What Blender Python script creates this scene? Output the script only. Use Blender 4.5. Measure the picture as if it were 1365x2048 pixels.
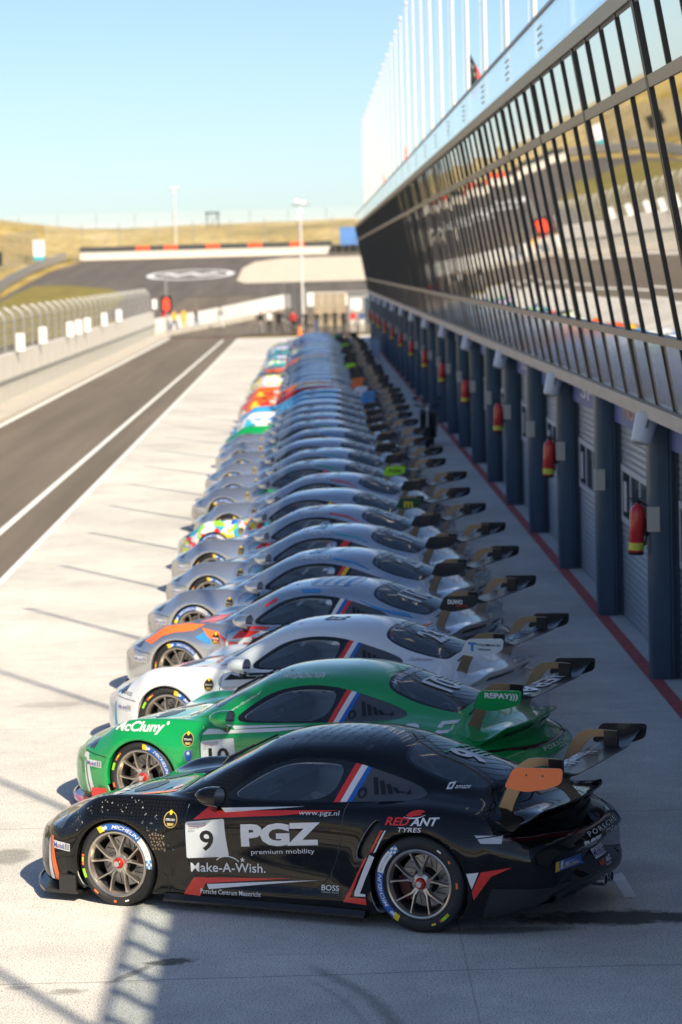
import bpy, bmesh, math, random
import numpy as np
from mathutils import Vector, Matrix
from mathutils.bvhtree import BVHTree

for o in list(bpy.data.objects):
    bpy.data.objects.remove(o)
scene = bpy.context.scene
COL = scene.collection
rad = math.radians

# ------------------------------------------------------------------ camera
CAM_H = 4.79
cam_d = bpy.data.cameras.new('camera')
cam = bpy.data.objects.new('camera', cam_d)
COL.objects.link(cam)
cam_d.sensor_fit = 'VERTICAL'
cam_d.sensor_height = 36.0
cam_d.sensor_width = 24.0
cam_d.lens = 92.25
cam_d.clip_start = 0.3
cam_d.clip_end = 6000.0
cam_d.dof.use_dof = True
cam_d.dof.focus_distance = 19.1
cam_d.dof.aperture_fstop = 2.4
cam_d.dof.aperture_blades = 0
# world -> camera axes (pitch 5.4 deg down, 0.7 deg yaw, 1.6 deg roll)
_v = Vector((-0.01229, 0.09356, -1.0)).normalized()
_up = Vector((-math.sin(rad(1.6)), math.cos(rad(1.6)), 0.0))
_X = _v.cross(_up).normalized()
_Z = _X.cross(_v)
_M = Matrix((_X, _v, _Z))          # rows: world axes expressed in camera space
cam.matrix_world = Matrix.Translation((0, 0, CAM_H)) @ _M.to_4x4()
scene.camera = cam

# ------------------------------------------------------------------ sky and sun
SUN_EL, SUN_AZ = 39.6, 28.0
world = bpy.data.worlds.new('World')
scene.world = world
world.use_nodes = True
wn = world.node_tree
sky = wn.nodes.new('ShaderNodeTexSky')
sky.sky_type = 'NISHITA'
sky.sun_disc = False
sky.sun_elevation = rad(SUN_EL)
sky.sun_rotation = rad(180 - SUN_AZ)
sky.altitude = 0
sky.air_density = 0.8
sky.dust_density = 0.55
sky.ozone_density = 3.5
bg = wn.nodes['Background']
bg.inputs['Strength'].default_value = 0.051
wn.links.new(sky.outputs[0], bg.inputs['Color'])
sun_d = bpy.data.lights.new('sun', 'SUN')
sun_d.energy = 2.6
sun_d.angle = rad(0.53)
sun_d.color = (1.0, 0.87, 0.66)
sun = bpy.data.objects.new('sun', sun_d)
COL.objects.link(sun)
sun.rotation_euler = (rad(90 - SUN_EL), 0, rad(SUN_AZ))
sun.location = (40, -60, 70)
vs = scene.view_settings
scene.display_settings.display_device = 'sRGB'
vs.view_transform = 'Standard'
vs.look = 'None'
vs.exposure = 1.5
vs.gamma = 1.0
vs.use_curve_mapping = False
scene.cycles.max_bounces = 8
scene.cycles.transparent_max_bounces = 16
scene.cycles.sample_clamp_indirect = 6.0

# ------------------------------------------------------------------ materials
MATS = {}


def mat(name, col, rough=0.5, metal=0.0, coat=0.0, spec=0.5, emit=None, estr=0.0, var=0.0, vscale=3.0,
        bump=0.0, bscale=60.0, coords='Object'):
    if name in MATS:
        return MATS[name]
    m = bpy.data.materials.new(name)
    m.use_nodes = True
    nt = m.node_tree
    b = nt.nodes['Principled BSDF']
    b.inputs['Base Color'].default_value = (*col, 1)
    b.inputs['Roughness'].default_value = rough
    b.inputs['Metallic'].default_value = metal
    b.inputs['Specular IOR Level'].default_value = spec
    b.inputs['Coat Weight'].default_value = coat
    b.inputs['Coat Roughness'].default_value = 0.03
    if emit:
        b.inputs['Emission Color'].default_value = (*emit, 1)
        b.inputs['Emission Strength'].default_value = estr
    if var or bump:
        tc = nt.nodes.new('ShaderNodeTexCoord')
    if var:
        n = nt.nodes.new('ShaderNodeTexNoise')
        n.inputs['Scale'].default_value = vscale
        n.inputs['Detail'].default_value = 6
        n.inputs['Roughness'].default_value = 0.65
        nt.links.new(tc.outputs[coords], n.inputs['Vector'])
        mr = nt.nodes.new('ShaderNodeMapRange')
        mr.inputs[1].default_value = 0.25
        mr.inputs[2].default_value = 0.75
        mr.inputs[3].default_value = 1 - var
        mr.inputs[4].default_value = 1 + var
        nt.links.new(n.outputs['Fac'], mr.inputs[0])
        mx = nt.nodes.new('ShaderNodeVectorMath')
        mx.operation = 'SCALE'
        mx.inputs[0].default_value = col
        nt.links.new(mr.outputs[0], mx.inputs['Scale'])
        nt.links.new(mx.outputs[0], b.inputs['Base Color'])
    if bump:
        n2 = nt.nodes.new('ShaderNodeTexNoise')
        n2.inputs['Scale'].default_value = bscale
        n2.inputs['Detail'].default_value = 4
        nt.links.new(tc.outputs[coords], n2.inputs['Vector'])
        bp = nt.nodes.new('ShaderNodeBump')
        bp.inputs['Strength'].default_value = bump
        bp.inputs['Distance'].default_value = 0.01
        nt.links.new(n2.outputs['Fac'], bp.inputs['Height'])
        nt.links.new(bp.outputs[0], b.inputs['Normal'])
    MATS[name] = m
    return m


def glass_mat(name, tint, refl_rough=0.02, ior=1.5, body=0.0, bodycol=(0.02, 0.025, 0.03), minrefl=0.0):
    """thin window sheet: tinted see-through mixed with a mirror by Fresnel"""
    m = bpy.data.materials.new(name)
    m.use_nodes = True
    nt = m.node_tree
    nt.nodes.remove(nt.nodes['Principled BSDF'])
    out = nt.nodes['Material Output']
    tr = nt.nodes.new('ShaderNodeBsdfTransparent')
    tr.inputs['Color'].default_value = (*tint, 1)
    gl = nt.nodes.new('ShaderNodeBsdfGlossy')
    gl.inputs['Roughness'].default_value = refl_rough
    gl.inputs['Color'].default_value = (1, 1, 1, 1)
    df = nt.nodes.new('ShaderNodeBsdfDiffuse')
    df.inputs['Color'].default_value = (*bodycol, 1)
    m1 = nt.nodes.new('ShaderNodeMixShader')
    m1.inputs[0].default_value = body
    nt.links.new(tr.outputs[0], m1.inputs[1])
    nt.links.new(df.outputs[0], m1.inputs[2])
    # Schlick reflectance, the same from both faces of the sheet
    f0 = max(((ior - 1) / (ior + 1)) ** 2, minrefl)
    lw = nt.nodes.new('ShaderNodeLayerWeight')
    lw.inputs['Blend'].default_value = 0.5
    pw_ = nt.nodes.new('ShaderNodeMath')
    pw_.operation = 'POWER'
    pw_.inputs[1].default_value = 5.0
    nt.links.new(lw.outputs['Facing'], pw_.inputs[0])
    mx = nt.nodes.new('ShaderNodeMath')
    mx.operation = 'MULTIPLY_ADD'
    mx.inputs[1].default_value = 1 - f0
    mx.inputs[2].default_value = f0
    nt.links.new(pw_.outputs[0], mx.inputs[0])
    m2 = nt.nodes.new('ShaderNodeMixShader')
    nt.links.new(mx.outputs[0], m2.inputs[0])
    nt.links.new(m1.outputs[0], m2.inputs[1])
    nt.links.new(gl.outputs[0], m2.inputs[2])
    nt.links.new(m2.outputs[0], out.inputs['Surface'])
    MATS[name] = m
    return m


def paint(name, col, metal=0.0, rough=0.35, coat=1.0, flake=0.0):
    m = mat('paint_' + name, col, rough, metal, coat, 0.3)
    m.node_tree.nodes['Principled BSDF'].inputs['Coat IOR'].default_value = 1.45 if name == 'black' else 1.6
    return m


M_CARBON = mat('carbon_black', (0.018, 0.018, 0.02), 0.38, 0, 0.25)
M_SATIN = mat('satin_black', (0.012, 0.013, 0.015), 0.3, 0, 0.0)
M_RUBBER = mat('tyre_rubber', (0.022, 0.022, 0.023), 0.62, var=0.25, vscale=9)
M_INNER = mat('interior_white', (0.78, 0.79, 0.80), 0.6)
M_RIM = mat('rim_metal', (0.50, 0.46, 0.41), 0.3, 0.9)
M_RIMD = mat('rim_barrel_metal', (0.16, 0.16, 0.165), 0.4, 0.9)
M_DISC = mat('disc_steel', (0.38, 0.36, 0.34), 0.4, 1.0)
M_NUT = mat('nut_red', (0.62, 0.03, 0.02), 0.3, 0.4)
M_STEEL = mat('steel_bright', (0.7, 0.7, 0.7), 0.25, 1.0)
M_WHITE = mat('vinyl_white', (0.86, 0.86, 0.86), 0.35, coat=0.3)
M_RED = mat('vinyl_red', (0.82, 0.035, 0.025), 0.35, coat=0.3)
M_BLUE = mat('vinyl_blue', (0.02, 0.13, 0.48), 0.35, coat=0.3)
M_LBLUE = mat('vinyl_lightblue', (0.05, 0.28, 0.62), 0.35, coat=0.3)
M_ORANGE = mat('vinyl_orange', (1.0, 0.19, 0.04), 0.4, coat=0.3)
M_YELLOW = mat('vinyl_yellow', (0.85, 0.62, 0.02), 0.4, coat=0.3)
M_LIME = mat('vinyl_lime', (0.35, 0.8, 0.02), 0.4, coat=0.3)
M_BLACKV = mat('vinyl_black', (0.008, 0.008, 0.009), 0.45)
M_GREENV = mat('vinyl_green', (0.01, 0.42, 0.16), 0.4, coat=0.3)
M_DGREEN = mat('vinyl_dark_green', (0.01, 0.07, 0.03), 0.4)
M_TEAL = mat('vinyl_teal', (0.05, 0.42, 0.55), 0.4)
M_GOLD = mat('vinyl_gold', (0.55, 0.4, 0.12), 0.4)
M_GREYV = mat('vinyl_grey', (0.3, 0.3, 0.31), 0.4)
M_FAINT = mat('vinyl_faint_grey', (0.13, 0.14, 0.15), 0.4)
M_BRONZE = mat('bronze_anodised', (0.30, 0.22, 0.14), 0.38, 0.7)
M_GLASS = glass_mat('car_glass', (0.93, 0.96, 0.97), 0.015, 1.5, minrefl=0.12)
M_GLASSR = glass_mat('car_rear_glass', (0.28, 0.33, 0.37), 0.012, 1.5, minrefl=0.16)
M_BORDER = mat('window_border', (0.010, 0.011, 0.013), 0.12, 0, 0.4)
M_QUARTER = mat('quarter_panel_black', (0.075, 0.08, 0.088), 0.32, 0, 0.2)
M_LENS = mat('headlight_lens', (0.06, 0.065, 0.07), 0.08, 0.3, 1.0)
M_TAIL = mat('tail_light_red', (0.06, 0.004, 0.006), 0.1, 0, 1.0)
M_TAILW = mat('tail_light_clear', (0.55, 0.58, 0.6), 0.15, 0, 1.0)
M_CAGE = mat('roll_cage_grey', (0.80, 0.81, 0.82), 0.4)
M_SEAT = mat('seat_dark', (0.05, 0.05, 0.055), 0.8)
M_MIRROR = mat('mirror_glass', (0.8, 0.8, 0.82), 0.03, 1.0)


# ------------------------------------------------------------------ mesh helpers
class MB:
    def __init__(self):
        self.v = []
        self.f = []
        self.mi = []

    def add(self, vs_, fs_, mi=0):
        n = len(self.v)
        self.v.extend([tuple(map(float, p)) for p in vs_])
        for f in fs_:
            self.f.append(tuple(i + n for i in f))
            self.mi.append(mi)
        return self

    def box(self, c, s, mi=0, rz=0.0, M=None):
        hx, hy, hz = s[0] / 2, s[1] / 2, s[2] / 2
        P = [Vector((x, y, z)) for x in (-hx, hx) for y in (-hy, hy) for z in (-hz, hz)]
        if M is not None:
            P = [M @ p for p in P]
        elif rz:
            R_ = Matrix.Rotation(rz, 3, 'Z')
            P = [R_ @ p for p in P]
        P = [p + Vector(c) for p in P]
        F = [(0, 1, 3, 2), (4, 6, 7, 5), (0, 4, 5, 1), (2, 3, 7, 6), (0, 2, 6, 4), (1, 5, 7, 3)]
        return self.add(P, F, mi)

    def box2(self, a, b, mi=0):
        return self.box([(a[i] + b[i]) / 2 for i in range(3)], [abs(b[i] - a[i]) for i in range(3)], mi)

    def tube(self, pts, r, n=8, mi=0, cap=True):
        pts = [Vector(p) for p in pts]
        rr = r if isinstance(r, (list, tuple)) else [r] * len(pts)
        rings = []
        t0 = (pts[1] - pts[0]).normalized()
        u = t0.orthogonal().normalized()
        for i, p in enumerate(pts):
            if i == 0:
                t = pts[1] - pts[0]
            elif i == len(pts) - 1:
                t = pts[-1] - pts[-2]
            else:
                t = (pts[i + 1] - pts[i]).normalized() + (pts[i] - pts[i - 1]).normalized()
            t.normalize()
            u = (u - t * u.dot(t)).normalized()
            w = t.cross(u)
            rings.append([p + (u * math.cos(2 * math.pi * k / n) + w * math.sin(2 * math.pi * k / n)) * rr[i]
                          for k in range(n)])
        V = [q for rg in rings for q in rg]
        F = []
        for i in range(len(pts) - 1):
            for k in range(n):
                a, b = i * n + k, i * n + (k + 1) % n
                F.append((a, b, b + n, a + n))
        if cap:
            F.append(tuple(range(n - 1, -1, -1)))
            F.append(tuple((len(pts) - 1) * n + k for k in range(n)))
        return self.add(V, F, mi)

    def lathe(self, prof, n=48, axis='y', c=(0, 0, 0), mi=0, closed=False):
        """prof: list of (radius, along-axis)"""
        V, F = [], []
        m = len(prof)
        for k in range(n):
            a = 2 * math.pi * k / n
            for (r, h) in prof:
                x, z = r * math.cos(a), r * math.sin(a)
                if axis == 'y':
                    V.append((c[0] + x, c[1] + h, c[2] + z))
                else:
                    V.append((c[0] + x, c[1] + z, c[2] + h))
        for k in range(n):
            k2 = (k + 1) % n
            for j in range(m - 1 + (1 if closed else 0)):
                j2 = (j + 1) % m
                F.append((k * m + j, k * m + j2, k2 * m + j2, k2 * m + j))
        return self.add(V, F, mi)

    def prism(self, poly, d0, d1, plane='xz', mi=0):
        """extrude a 2D polygon along the missing axis"""
        def p3(a, b, d):
            if plane == 'xz':
                return (a, d, b)
            if plane == 'xy':
                return (a, b, d)
            return (d, a, b)
        n = len(poly)
        V = [p3(a, b, d0) for a, b in poly] + [p3(a, b, d1) for a, b in poly]
        F = [tuple(range(n)), tuple(range(2 * n - 1, n - 1, -1))]
        for i in range(n):
            j = (i + 1) % n
            F.append((i, j, n + j, n + i))
        return self.add(V, F, mi)

    def mesh(self, name, mats, smooth=None, fixn=True):
        me = bpy.data.meshes.new(name)
        me.from_pydata(self.v, [], self.f)
        for m in (mats if isinstance(mats, (list, tuple)) else [mats]):
            me.materials.append(m)
        if any(self.mi):
            me.polygons.foreach_set('material_index', self.mi)
        if fixn:
            bm = bmesh.new()
            bm.from_mesh(me)
            bmesh.ops.recalc_face_normals(bm, faces=bm.faces)
            bm.to_mesh(me)
            bm.free()
        if smooth is not None:
            me.shade_smooth()
            if smooth < 180:
                me.set_sharp_from_angle(angle=rad(smooth))
        me.update()
        return me


def add_obj(name, me, parent=None, loc=None, rot=None, link_mat=None):
    o = bpy.data.objects.new(name, me)
    COL.objects.link(o)
    if parent is not None:
        o.parent = parent
    if loc is not None:
        o.location = loc
    if rot is not None:
        o.rotation_euler = rot
    if link_mat is not None:
        for i, m in (link_mat.items() if isinstance(link_mat, dict) else [(0, link_mat)]):
            o.material_slots[i].link = 'OBJECT'
            o.material_slots[i].material = m
    return o


def thing(name, label, cat, loc=(0, 0, 0), rz=0.0, group=None):
    o = bpy.data.objects.new(name, None)
    COL.objects.link(o)
    o.empty_display_size = 0.3
    o.location = loc
    o.rotation_euler = (0, 0, rz)
    tag(o, label, cat, group)
    return o


def tag(o, label=None, cat=None, group=None, kind=None):
    if label:
        o['label'] = label
    if cat:
        o['category'] = cat
    if group:
        o['group'] = group
    if kind:
        o['kind'] = kind
    return o


def pchip(x, y, xq):
    x = np.asarray(x, float)
    y = np.asarray(y, float)
    h = np.diff(x)
    d = np.diff(y, axis=0) / (h if y.ndim == 1 else h[:, None])
    m = np.zeros_like(y)
    m[0], m[-1] = d[0], d[-1]
    a, b = d[:-1], d[1:]
    hh = h if y.ndim == 1 else h[:, None]
    w1, w2 = 2 * hh[1:] + hh[:-1], hh[1:] + 2 * hh[:-1]
    ok = a * b > 0
    with np.errstate(divide='ignore', invalid='ignore'):
        hm = (w1 + w2) / (w1 / a + w2 / b)
    m[1:-1] = np.where(ok, hm, 0)
    i = np.clip(np.searchsorted(x, xq) - 1, 0, len(x) - 2)
    t = (xq - x[i]) / h[i]
    hi = h[i]
    if y.ndim > 1:
        t = t[:, None]
        hi = hi[:, None]
    return ((1 + 2 * t) * (1 - t) ** 2 * y[i] + t * (1 - t) ** 2 * hi * m[i] + t * t * (3 - 2 * t) * y[i + 1]
            + t * t * (t - 1) * hi * m[i + 1])


# ------------------------------------------------------------------ text and decals
def text_mesh2d(body, size=1.0, xs=1.0, shear=0.0, bold=0.0, align='LEFT', spacing=1.0):
    cu = bpy.data.curves.new('t', 'FONT')
    cu.body = body
    cu.size = size
    cu.shear = shear
    cu.offset = bold
    cu.align_x = align
    cu.space_character = spacing
    cu.resolution_u = 3
    ob = bpy.data.objects.new('t', cu)
    COL.objects.link(ob)
    bpy.context.view_layer.update()
    me = bpy.data.meshes.new_from_object(ob.evaluated_get(bpy.context.evaluated_depsgraph_get()))
    bpy.data.objects.remove(ob)
    bpy.data.curves.remove(cu)
    V = [(v.co.x * xs, v.co.y) for v in me.vertices]
    F = [tuple(p.vertices) for p in me.polygons]
    bpy.data.meshes.remove(me)
    return V, F


def text_fit(body, x0, x1, y0, h, shear=0.0, bold=0.0, spacing=1.0):
    """text stretched to run from x0 to x1 with cap height h standing on y0"""
    V, F = text_mesh2d(body, 1.0, 1.0, shear, bold, spacing=spacing)
    mx0, mx1 = min(v[0] for v in V), max(v[0] for v in V)
    k = (x1 - x0) / (mx1 - mx0)
    kz = h / 0.71
    return [(x0 + (v[0] - mx0) * k, y0 + v[1] * kz) for v in V], F


def slice2d(V, F, step):
    bm = bmesh.new()
    bv = [bm.verts.new((x, y, 0)) for x, y in V]
    for f in F:
        try:
            bm.faces.new([bv[i] for i in f])
        except ValueError:
            pass
    xs = [v[0] for v in V]
    ys = [v[1] for v in V]
    for lo, hi, ax in ((min(xs), max(xs), 0), (min(ys), max(ys), 1)):
        k = math.ceil(lo / step)
        while k * step < hi:
            no = Vector((1, 0, 0)) if ax == 0 else Vector((0, 1, 0))
            bmesh.ops.bisect_plane(bm, geom=bm.verts[:] + bm.edges[:] + bm.faces[:], plane_co=no * (k * step),
                                   plane_no=no, dist=1e-6)
            k += 1
    bmesh.ops.triangulate(bm, faces=bm.faces)
    bm.verts.index_update()
    V2 = [(v.co.x, v.co.y) for v in bm.verts]
    F2 = [tuple(v.index for v in f.verts) for f in bm.faces]
    bm.free()
    return V2, F2


def rrect(x0, y0, x1, y1, r, n=4):
    P = []
    for cx_, cy_, a0 in ((x1 - r, y1 - r, 0), (x0 + r, y1 - r, 90), (x0 + r, y0 + r, 180), (x1 - r, y0 + r, 270)):
        for k in range(n + 1):
            a = rad(a0 + 90 * k / n)
            P.append((cx_ + r * math.cos(a), cy_ + r * math.sin(a)))
    return P


def ellipse(cx_, cy_, a, b, n=24):
    return [(cx_ + a * math.cos(2 * math.pi * k / n), cy_ + b * math.sin(2 * math.pi * k / n)) for k in range(n)]
# ================================================================== THE RACE CAR (local: x nose->tail, y right, z up)
WB = 2.487
FA, RA = (1.0, 0.325), (1.0 + WB, 0.355)      # axle centres (x, z)
RF, RR = 0.352, 0.392                          # wheel arch radii
TF, TR = 0.325, 0.355                          # tyre radii

STN = {
    0.00: [(0, .30), (.40, .30), (.56, .31), (.62, .34), (.64, .38), (.64, .42), (.60, .455), (.48, .475), (.38, .48), (.26, .483), (.13, .485), (0, .486)],
    0.04: [(0, .16), (.55, .16), (.74, .17), (.80, .24), (.82, .36), (.81, .46), (.75, .525), (.58, .535), (.46, .54), (.31, .545), (.15, .548), (0, .55)],
    0.12: [(0, .11), (.68, .11), (.84, .125), (.88, .24), (.90, .38), (.885, .49), (.80, .585), (.63, .582), (.5, .585), (.33, .59), (.16, .595), (0, .597)],
    0.30: [(0, .10), (.74, .10), (.885, .12), (.92, .26), (.935, .42), (.92, .55), (.82, .675), (.65, .645), (.5, .638), (.33, .642), (.16, .647), (0, .65)],
    0.55: [(0, .10), (.76, .10), (.90, .12), (.94, .28), (.95, .46), (.935, .60), (.83, .755), (.65, .715), (.5, .702), (.33, .706), (.16, .712), (0, .715)],
    1.00: [(0, .10), (.76, .10), (.91, .12), (.945, .3), (.96, .5), (.945, .67), (.835, .832), (.65, .795), (.5, .783), (.33, .79), (.16, .797), (0, .80)],
    1.35: [(0, .10), (.78, .10), (.89, .115), (.915, .28), (.935, .5), (.925, .67), (.835, .838), (.69, .838), (.56, .842), (.38, .855), (.19, .863), (0, .866)],
    1.50: [(0, .10), (.80, .10), (.89, .11), (.90, .27), (.912, .5), (.907, .67), (.845, .822), (.745, .850), (.64, .886), (.44, .931), (.2, .954), (0, .962)],
    1.80: [(0, .10), (.82, .10), (.90, .11), (.893, .26), (.90, .5), (.90, .67), (.865, .785), (.81, .825), (.715, .945), (.605, 1.034), (.33, 1.098), (0, 1.122)],
    2.10: [(0, .10), (.82, .10), (.90, .11), (.89, .26), (.896, .5), (.90, .67), (.875, .785), (.82, .836), (.725, 1.008), (.60, 1.150), (.33, 1.227), (0, 1.25)],
    2.40: [(0, .10), (.82, .10), (.90, .11), (.89, .26), (.898, .5), (.902, .68), (.878, .80), (.822, .855), (.73, 1.03), (.60, 1.200), (.33, 1.264), (0, 1.282)],
    2.70: [(0, .10), (.82, .10), (.90, .11), (.895, .26), (.905, .5), (.908, .69), (.878, .82), (.815, .875), (.715, 1.035), (.585, 1.202), (.32, 1.272), (0, 1.29)],
    3.00: [(0, .10), (.82, .10), (.91, .115), (.912, .28), (.927, .5), (.928, .70), (.885, .845), (.785, .905), (.68, 1.03), (.555, 1.165), (.31, 1.245), (0, 1.268)],
    3.25: [(0, .10), (.82, .10), (.925, .12), (.94, .3), (.95, .5), (.947, .71), (.89, .87), (.74, .93), (.63, 1.0), (.52, 1.10), (.29, 1.19), (0, 1.213)],
    3.487: [(0, .11), (.82, .11), (.93, .13), (.95, .3), (.965, .5), (.957, .72), (.895, .88), (.72, .94), (.61, .975), (.5, 1.035), (.28, 1.12), (0, 1.143)],
    3.75: [(0, .12), (.80, .12), (.92, .13), (.945, .3), (.958, .5), (.95, .71), (.88, .862), (.71, .912), (.60, .94), (.49, .98), (.28, 1.045), (0, 1.065)],
    4.00: [(0, .14), (.78, .14), (.90, .15), (.925, .3), (.94, .5), (.93, .69), (.855, .815), (.70, .86), (.58, .885), (.46, .91), (.27, .955), (0, .97)],
    4.20: [(0, .16), (.76, .16), (.88, .175), (.905, .31), (.92, .5), (.905, .665), (.83, .755), (.7, .785), (.58, .80), (.46, .81), (.27, .82), (0, .825)],
    4.40: [(0, .20), (.72, .20), (.85, .22), (.88, .33), (.892, .5), (.872, .64), (.80, .70), (.68, .72), (.56, .728), (.45, .735), (.27, .742), (0, .745)],
    4.52: [(0, .26), (.68, .26), (.80, .275), (.84, .37), (.85, .5), (.83, .60), (.77, .645), (.66, .66), (.54, .668), (.42, .672), (.25, .676), (0, .68)],
    4.58: [(0, .34), (.62, .34), (.73, .35), (.76, .41), (.765, .48), (.745, .545), (.69, .58), (.6, .592), (.5, .598), (.4, .60), (.2, .603), (0, .605)],
}


def ring_spline(P, n):
    """cubic (Catmull-Rom, chord parameter) through the control points of one half section"""
    P = np.array(P, float)
    Q = np.vstack([P[0] * [-1, 1] if P[0][0] == 0 else P[0], P, P[-1] * [-1, 1]])
    Q[0] = [-P[1][0], P[1][1]]
    Q[-1] = [-P[-2][0], P[-2][1]]
    out = []
    for i in range(1, len(Q) - 2):
        p0, p1, p2, p3 = Q[i - 1:i + 3]
        t0 = 0.0
        t1 = t0 + max(np.linalg.norm(p1 - p0), 1e-4) ** .5
        t2 = t1 + max(np.linalg.norm(p2 - p1), 1e-4) ** .5
        t3 = t2 + max(np.linalg.norm(p3 - p2), 1e-4) ** .5
        for k in range(n):
            t = t1 + (t2 - t1) * k / n
            A1 = (t1 - t) / (t1 - t0) * p0 + (t - t0) / (t1 - t0) * p1
            A2 = (t2 - t) / (t2 - t1) * p1 + (t - t1) / (t2 - t1) * p2
            A3 = (t3 - t) / (t3 - t2) * p2 + (t - t2) / (t3 - t2) * p3
            B1 = (t2 - t) / (t2 - t0) * A1 + (t - t0) / (t2 - t0) * A2
            B2 = (t3 - t) / (t3 - t1) * A2 + (t - t1) / (t3 - t1) * A3
            out.append((t2 - t) / (t2 - t1) * B1 + (t - t1) / (t2 - t1) * B2)
    out.append(P[-1])
    return np.array(out)


def smooth01(t):
    t = np.clip(t, 0, 1)
    return t * t * (3 - 2 * t)


def body_grid():
    ss = sorted(STN)
    rings = np.array([ring_spline(STN[s], 6) for s in ss])          # (S, K, 2)
    S, K, _ = rings.shape
    sq = np.concatenate([[0, .008, .02, .035, .055], np.arange(.08, 4.5, .027), [4.515, 4.53, 4.545, 4.558, 4.57, 4.58]])
    G = np.stack([pchip(ss, rings[:, :, c], sq) for c in (0, 1)], 2)  # (N, K, 2)
    # soften the curvature along the length
    for it in range(6):
        H = G.copy()
        H[1:-1] = G[1:-1] * .5 + (G[:-2] + G[2:]) * .25
        w = smooth01((sq - .05) / .15) * smooth01((4.55 - sq) / .1)
        G = G * (1 - w[:, None, None]) + H * w[:, None, None]
    G[:, 0, 0] = 0
    G[:, -1, 0] = 0
    y = G[:, :, 0]
    z = G[:, :, 1]
    s = np.repeat(sq[:, None], y.shape[1], 1)
    yn = np.clip(np.abs(y) / .92, 0, 1.1)
    x = s + .36 * yn ** 2.5 * (1 - smooth01((s) / .95)) - .25 * yn ** 2.6 * smooth01((s - 3.9) / .6)
    x = x + .27 * np.clip(z - .24, 0, 1) * (1 - smooth01(s / .85)) * smooth01(s / .05 + .6)
    # raised lips around the wheel arches
    for (ax, az), R in ((FA, RF), (RA, RR)):
        d = np.hypot(x - ax, z - az)
        w = smooth01((np.abs(y) - .6) / .2)
        y = y + w * (.016 * np.exp(-((d - R - .02) / .045) ** 2) + .010 * np.exp(-((d - R - .09) / .05) ** 2))
    # shallow scoop of the door below the belt, swage above the sill
    w = smooth01((x - 1.55) / .3) * smooth01((3.1 - x) / .4) * smooth01((y - .6) / .2)
    y = y - w * (.012 * np.exp(-((z - .40) / .12) ** 2)) + w * .012 * np.exp(-((z - .19) / .05) ** 2)
    return np.stack([x, -y, z], 2)


def grid_tris(G):
    N, K, _ = G.shape
    V = G.reshape(-1, 3)
    T = []
    for i in range(N - 1):
        for k in range(K - 1):
            a, b, c, d = i * K + k, i * K + k + 1, (i + 1) * K + k + 1, (i + 1) * K + k
            T.append((a, b, c))
            T.append((a, c, d))
    # close both ends with a fan
    for i, flip in ((0, False), (N - 1, True)):
        c = len(V)
        ctr = V[i * K:(i + 1) * K].mean(0)
        ctr[1] = 0
        V = np.vstack([V, ctr])
        for k in range(K - 1):
            a, b = i * K + k, i * K + k + 1
            T.append((c, b, a) if not flip else (c, a, b))
    return V, np.array(T, int)


class CutMesh:
    """triangle mesh whose triangles can be split along the zero line of a field"""

    def __init__(self, V, T):
        self.V = [tuple(v) for v in V]
        self.T = np.array(T)
        self.L = np.zeros(len(T), int)

    def cut(self, field, where=None):
        """split; returns bool array inside (field<0) for every triangle"""
        A = np.array(self.V)
        phi = field(A)
        phi = np.where(np.abs(phi) < 2e-4, 0, phi)
        t = phi[self.T]
        cross = (t.min(1) < 0) & (t.max(1) > 0)
        if where is not None:
            cross &= where(A[self.T].mean(1))
        idx = np.nonzero(cross)[0]
        keep = np.ones(len(self.T), bool)
        keep[idx] = False
        newT, newL = [], []
        cache = {}
        vals = list(phi)

        def mid(a, b):
            key = (a, b) if a < b else (b, a)
            if key not in cache:
                f = vals[a] / (vals[a] - vals[b])
                p = tuple(self.V[a][i] + (self.V[b][i] - self.V[a][i]) * f for i in range(3))
                self.V.append(p)
                vals.append(0.0)
                cache[key] = len(self.V) - 1
            return cache[key]
        for ti in idx:
            tri = [int(q) for q in self.T[ti]]
            poly = []
            for i in range(3):
                a, b = tri[i], tri[(i + 1) % 3]
                poly.append(a)
                if vals[a] * vals[b] < 0:
                    poly.append(mid(a, b))
            for sgn in (-1, 1):
                q = [p for p in poly if vals[p] * sgn >= 0]
                for i in range(1, len(q) - 1):
                    newT.append((q[0], q[i], q[i + 1]))
                    newL.append(self.L[ti])
        if newT:
            self.T = np.vstack([self.T[keep], np.array(newT)])
            self.L = np.concatenate([self.L[keep], np.array(newL)])
        vals = np.array(vals)
        return vals[self.T].mean(1) < 0

    def cent(self):
        return np.array(self.V)[self.T].mean(1)


def poly_sdf(poly, P):
    poly = np.array(poly, float)
    n = len(poly)
    d = np.full(len(P), 1e9)
    ins = np.zeros(len(P), bool)
    for i in range(n):
        a, b = poly[i], poly[(i + 1) % n]
        e = b - a
        w = P - a
        t = np.clip((w @ e) / (e @ e), 0, 1)
        d = np.minimum(d, np.hypot(*(w - t[:, None] * e).T))
        c = ((a[1] <= P[:, 1]) & (b[1] > P[:, 1])) | ((b[1] <= P[:, 1]) & (a[1] > P[:, 1]))
        with np.errstate(divide='ignore', invalid='ignore'):
            xi = a[0] + (P[:, 1] - a[1]) / (b[1] - a[1]) * e[0]
        ins ^= c & (P[:, 0] < xi)
    return np.where(ins, -d, d)


def chaikin(P, n=2, closed=True):
    P = [np.array(p, float) for p in P]
    for _ in range(n):
        Q = []
        for i in range(len(P)):
            a, b = P[i], P[(i + 1) % len(P)]
            Q += [a * .75 + b * .25, a * .25 + b * .75]
        P = Q
    return [tuple(p) for p in P]


GRID = body_grid()
_V, _T = grid_tris(GRID)
BODY_BVH = BVHTree.FromPolygons([tuple(v) for v in _V], [tuple(map(int, t)) for t in _T])
CM = CutMesh(_V, _T)
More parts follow.
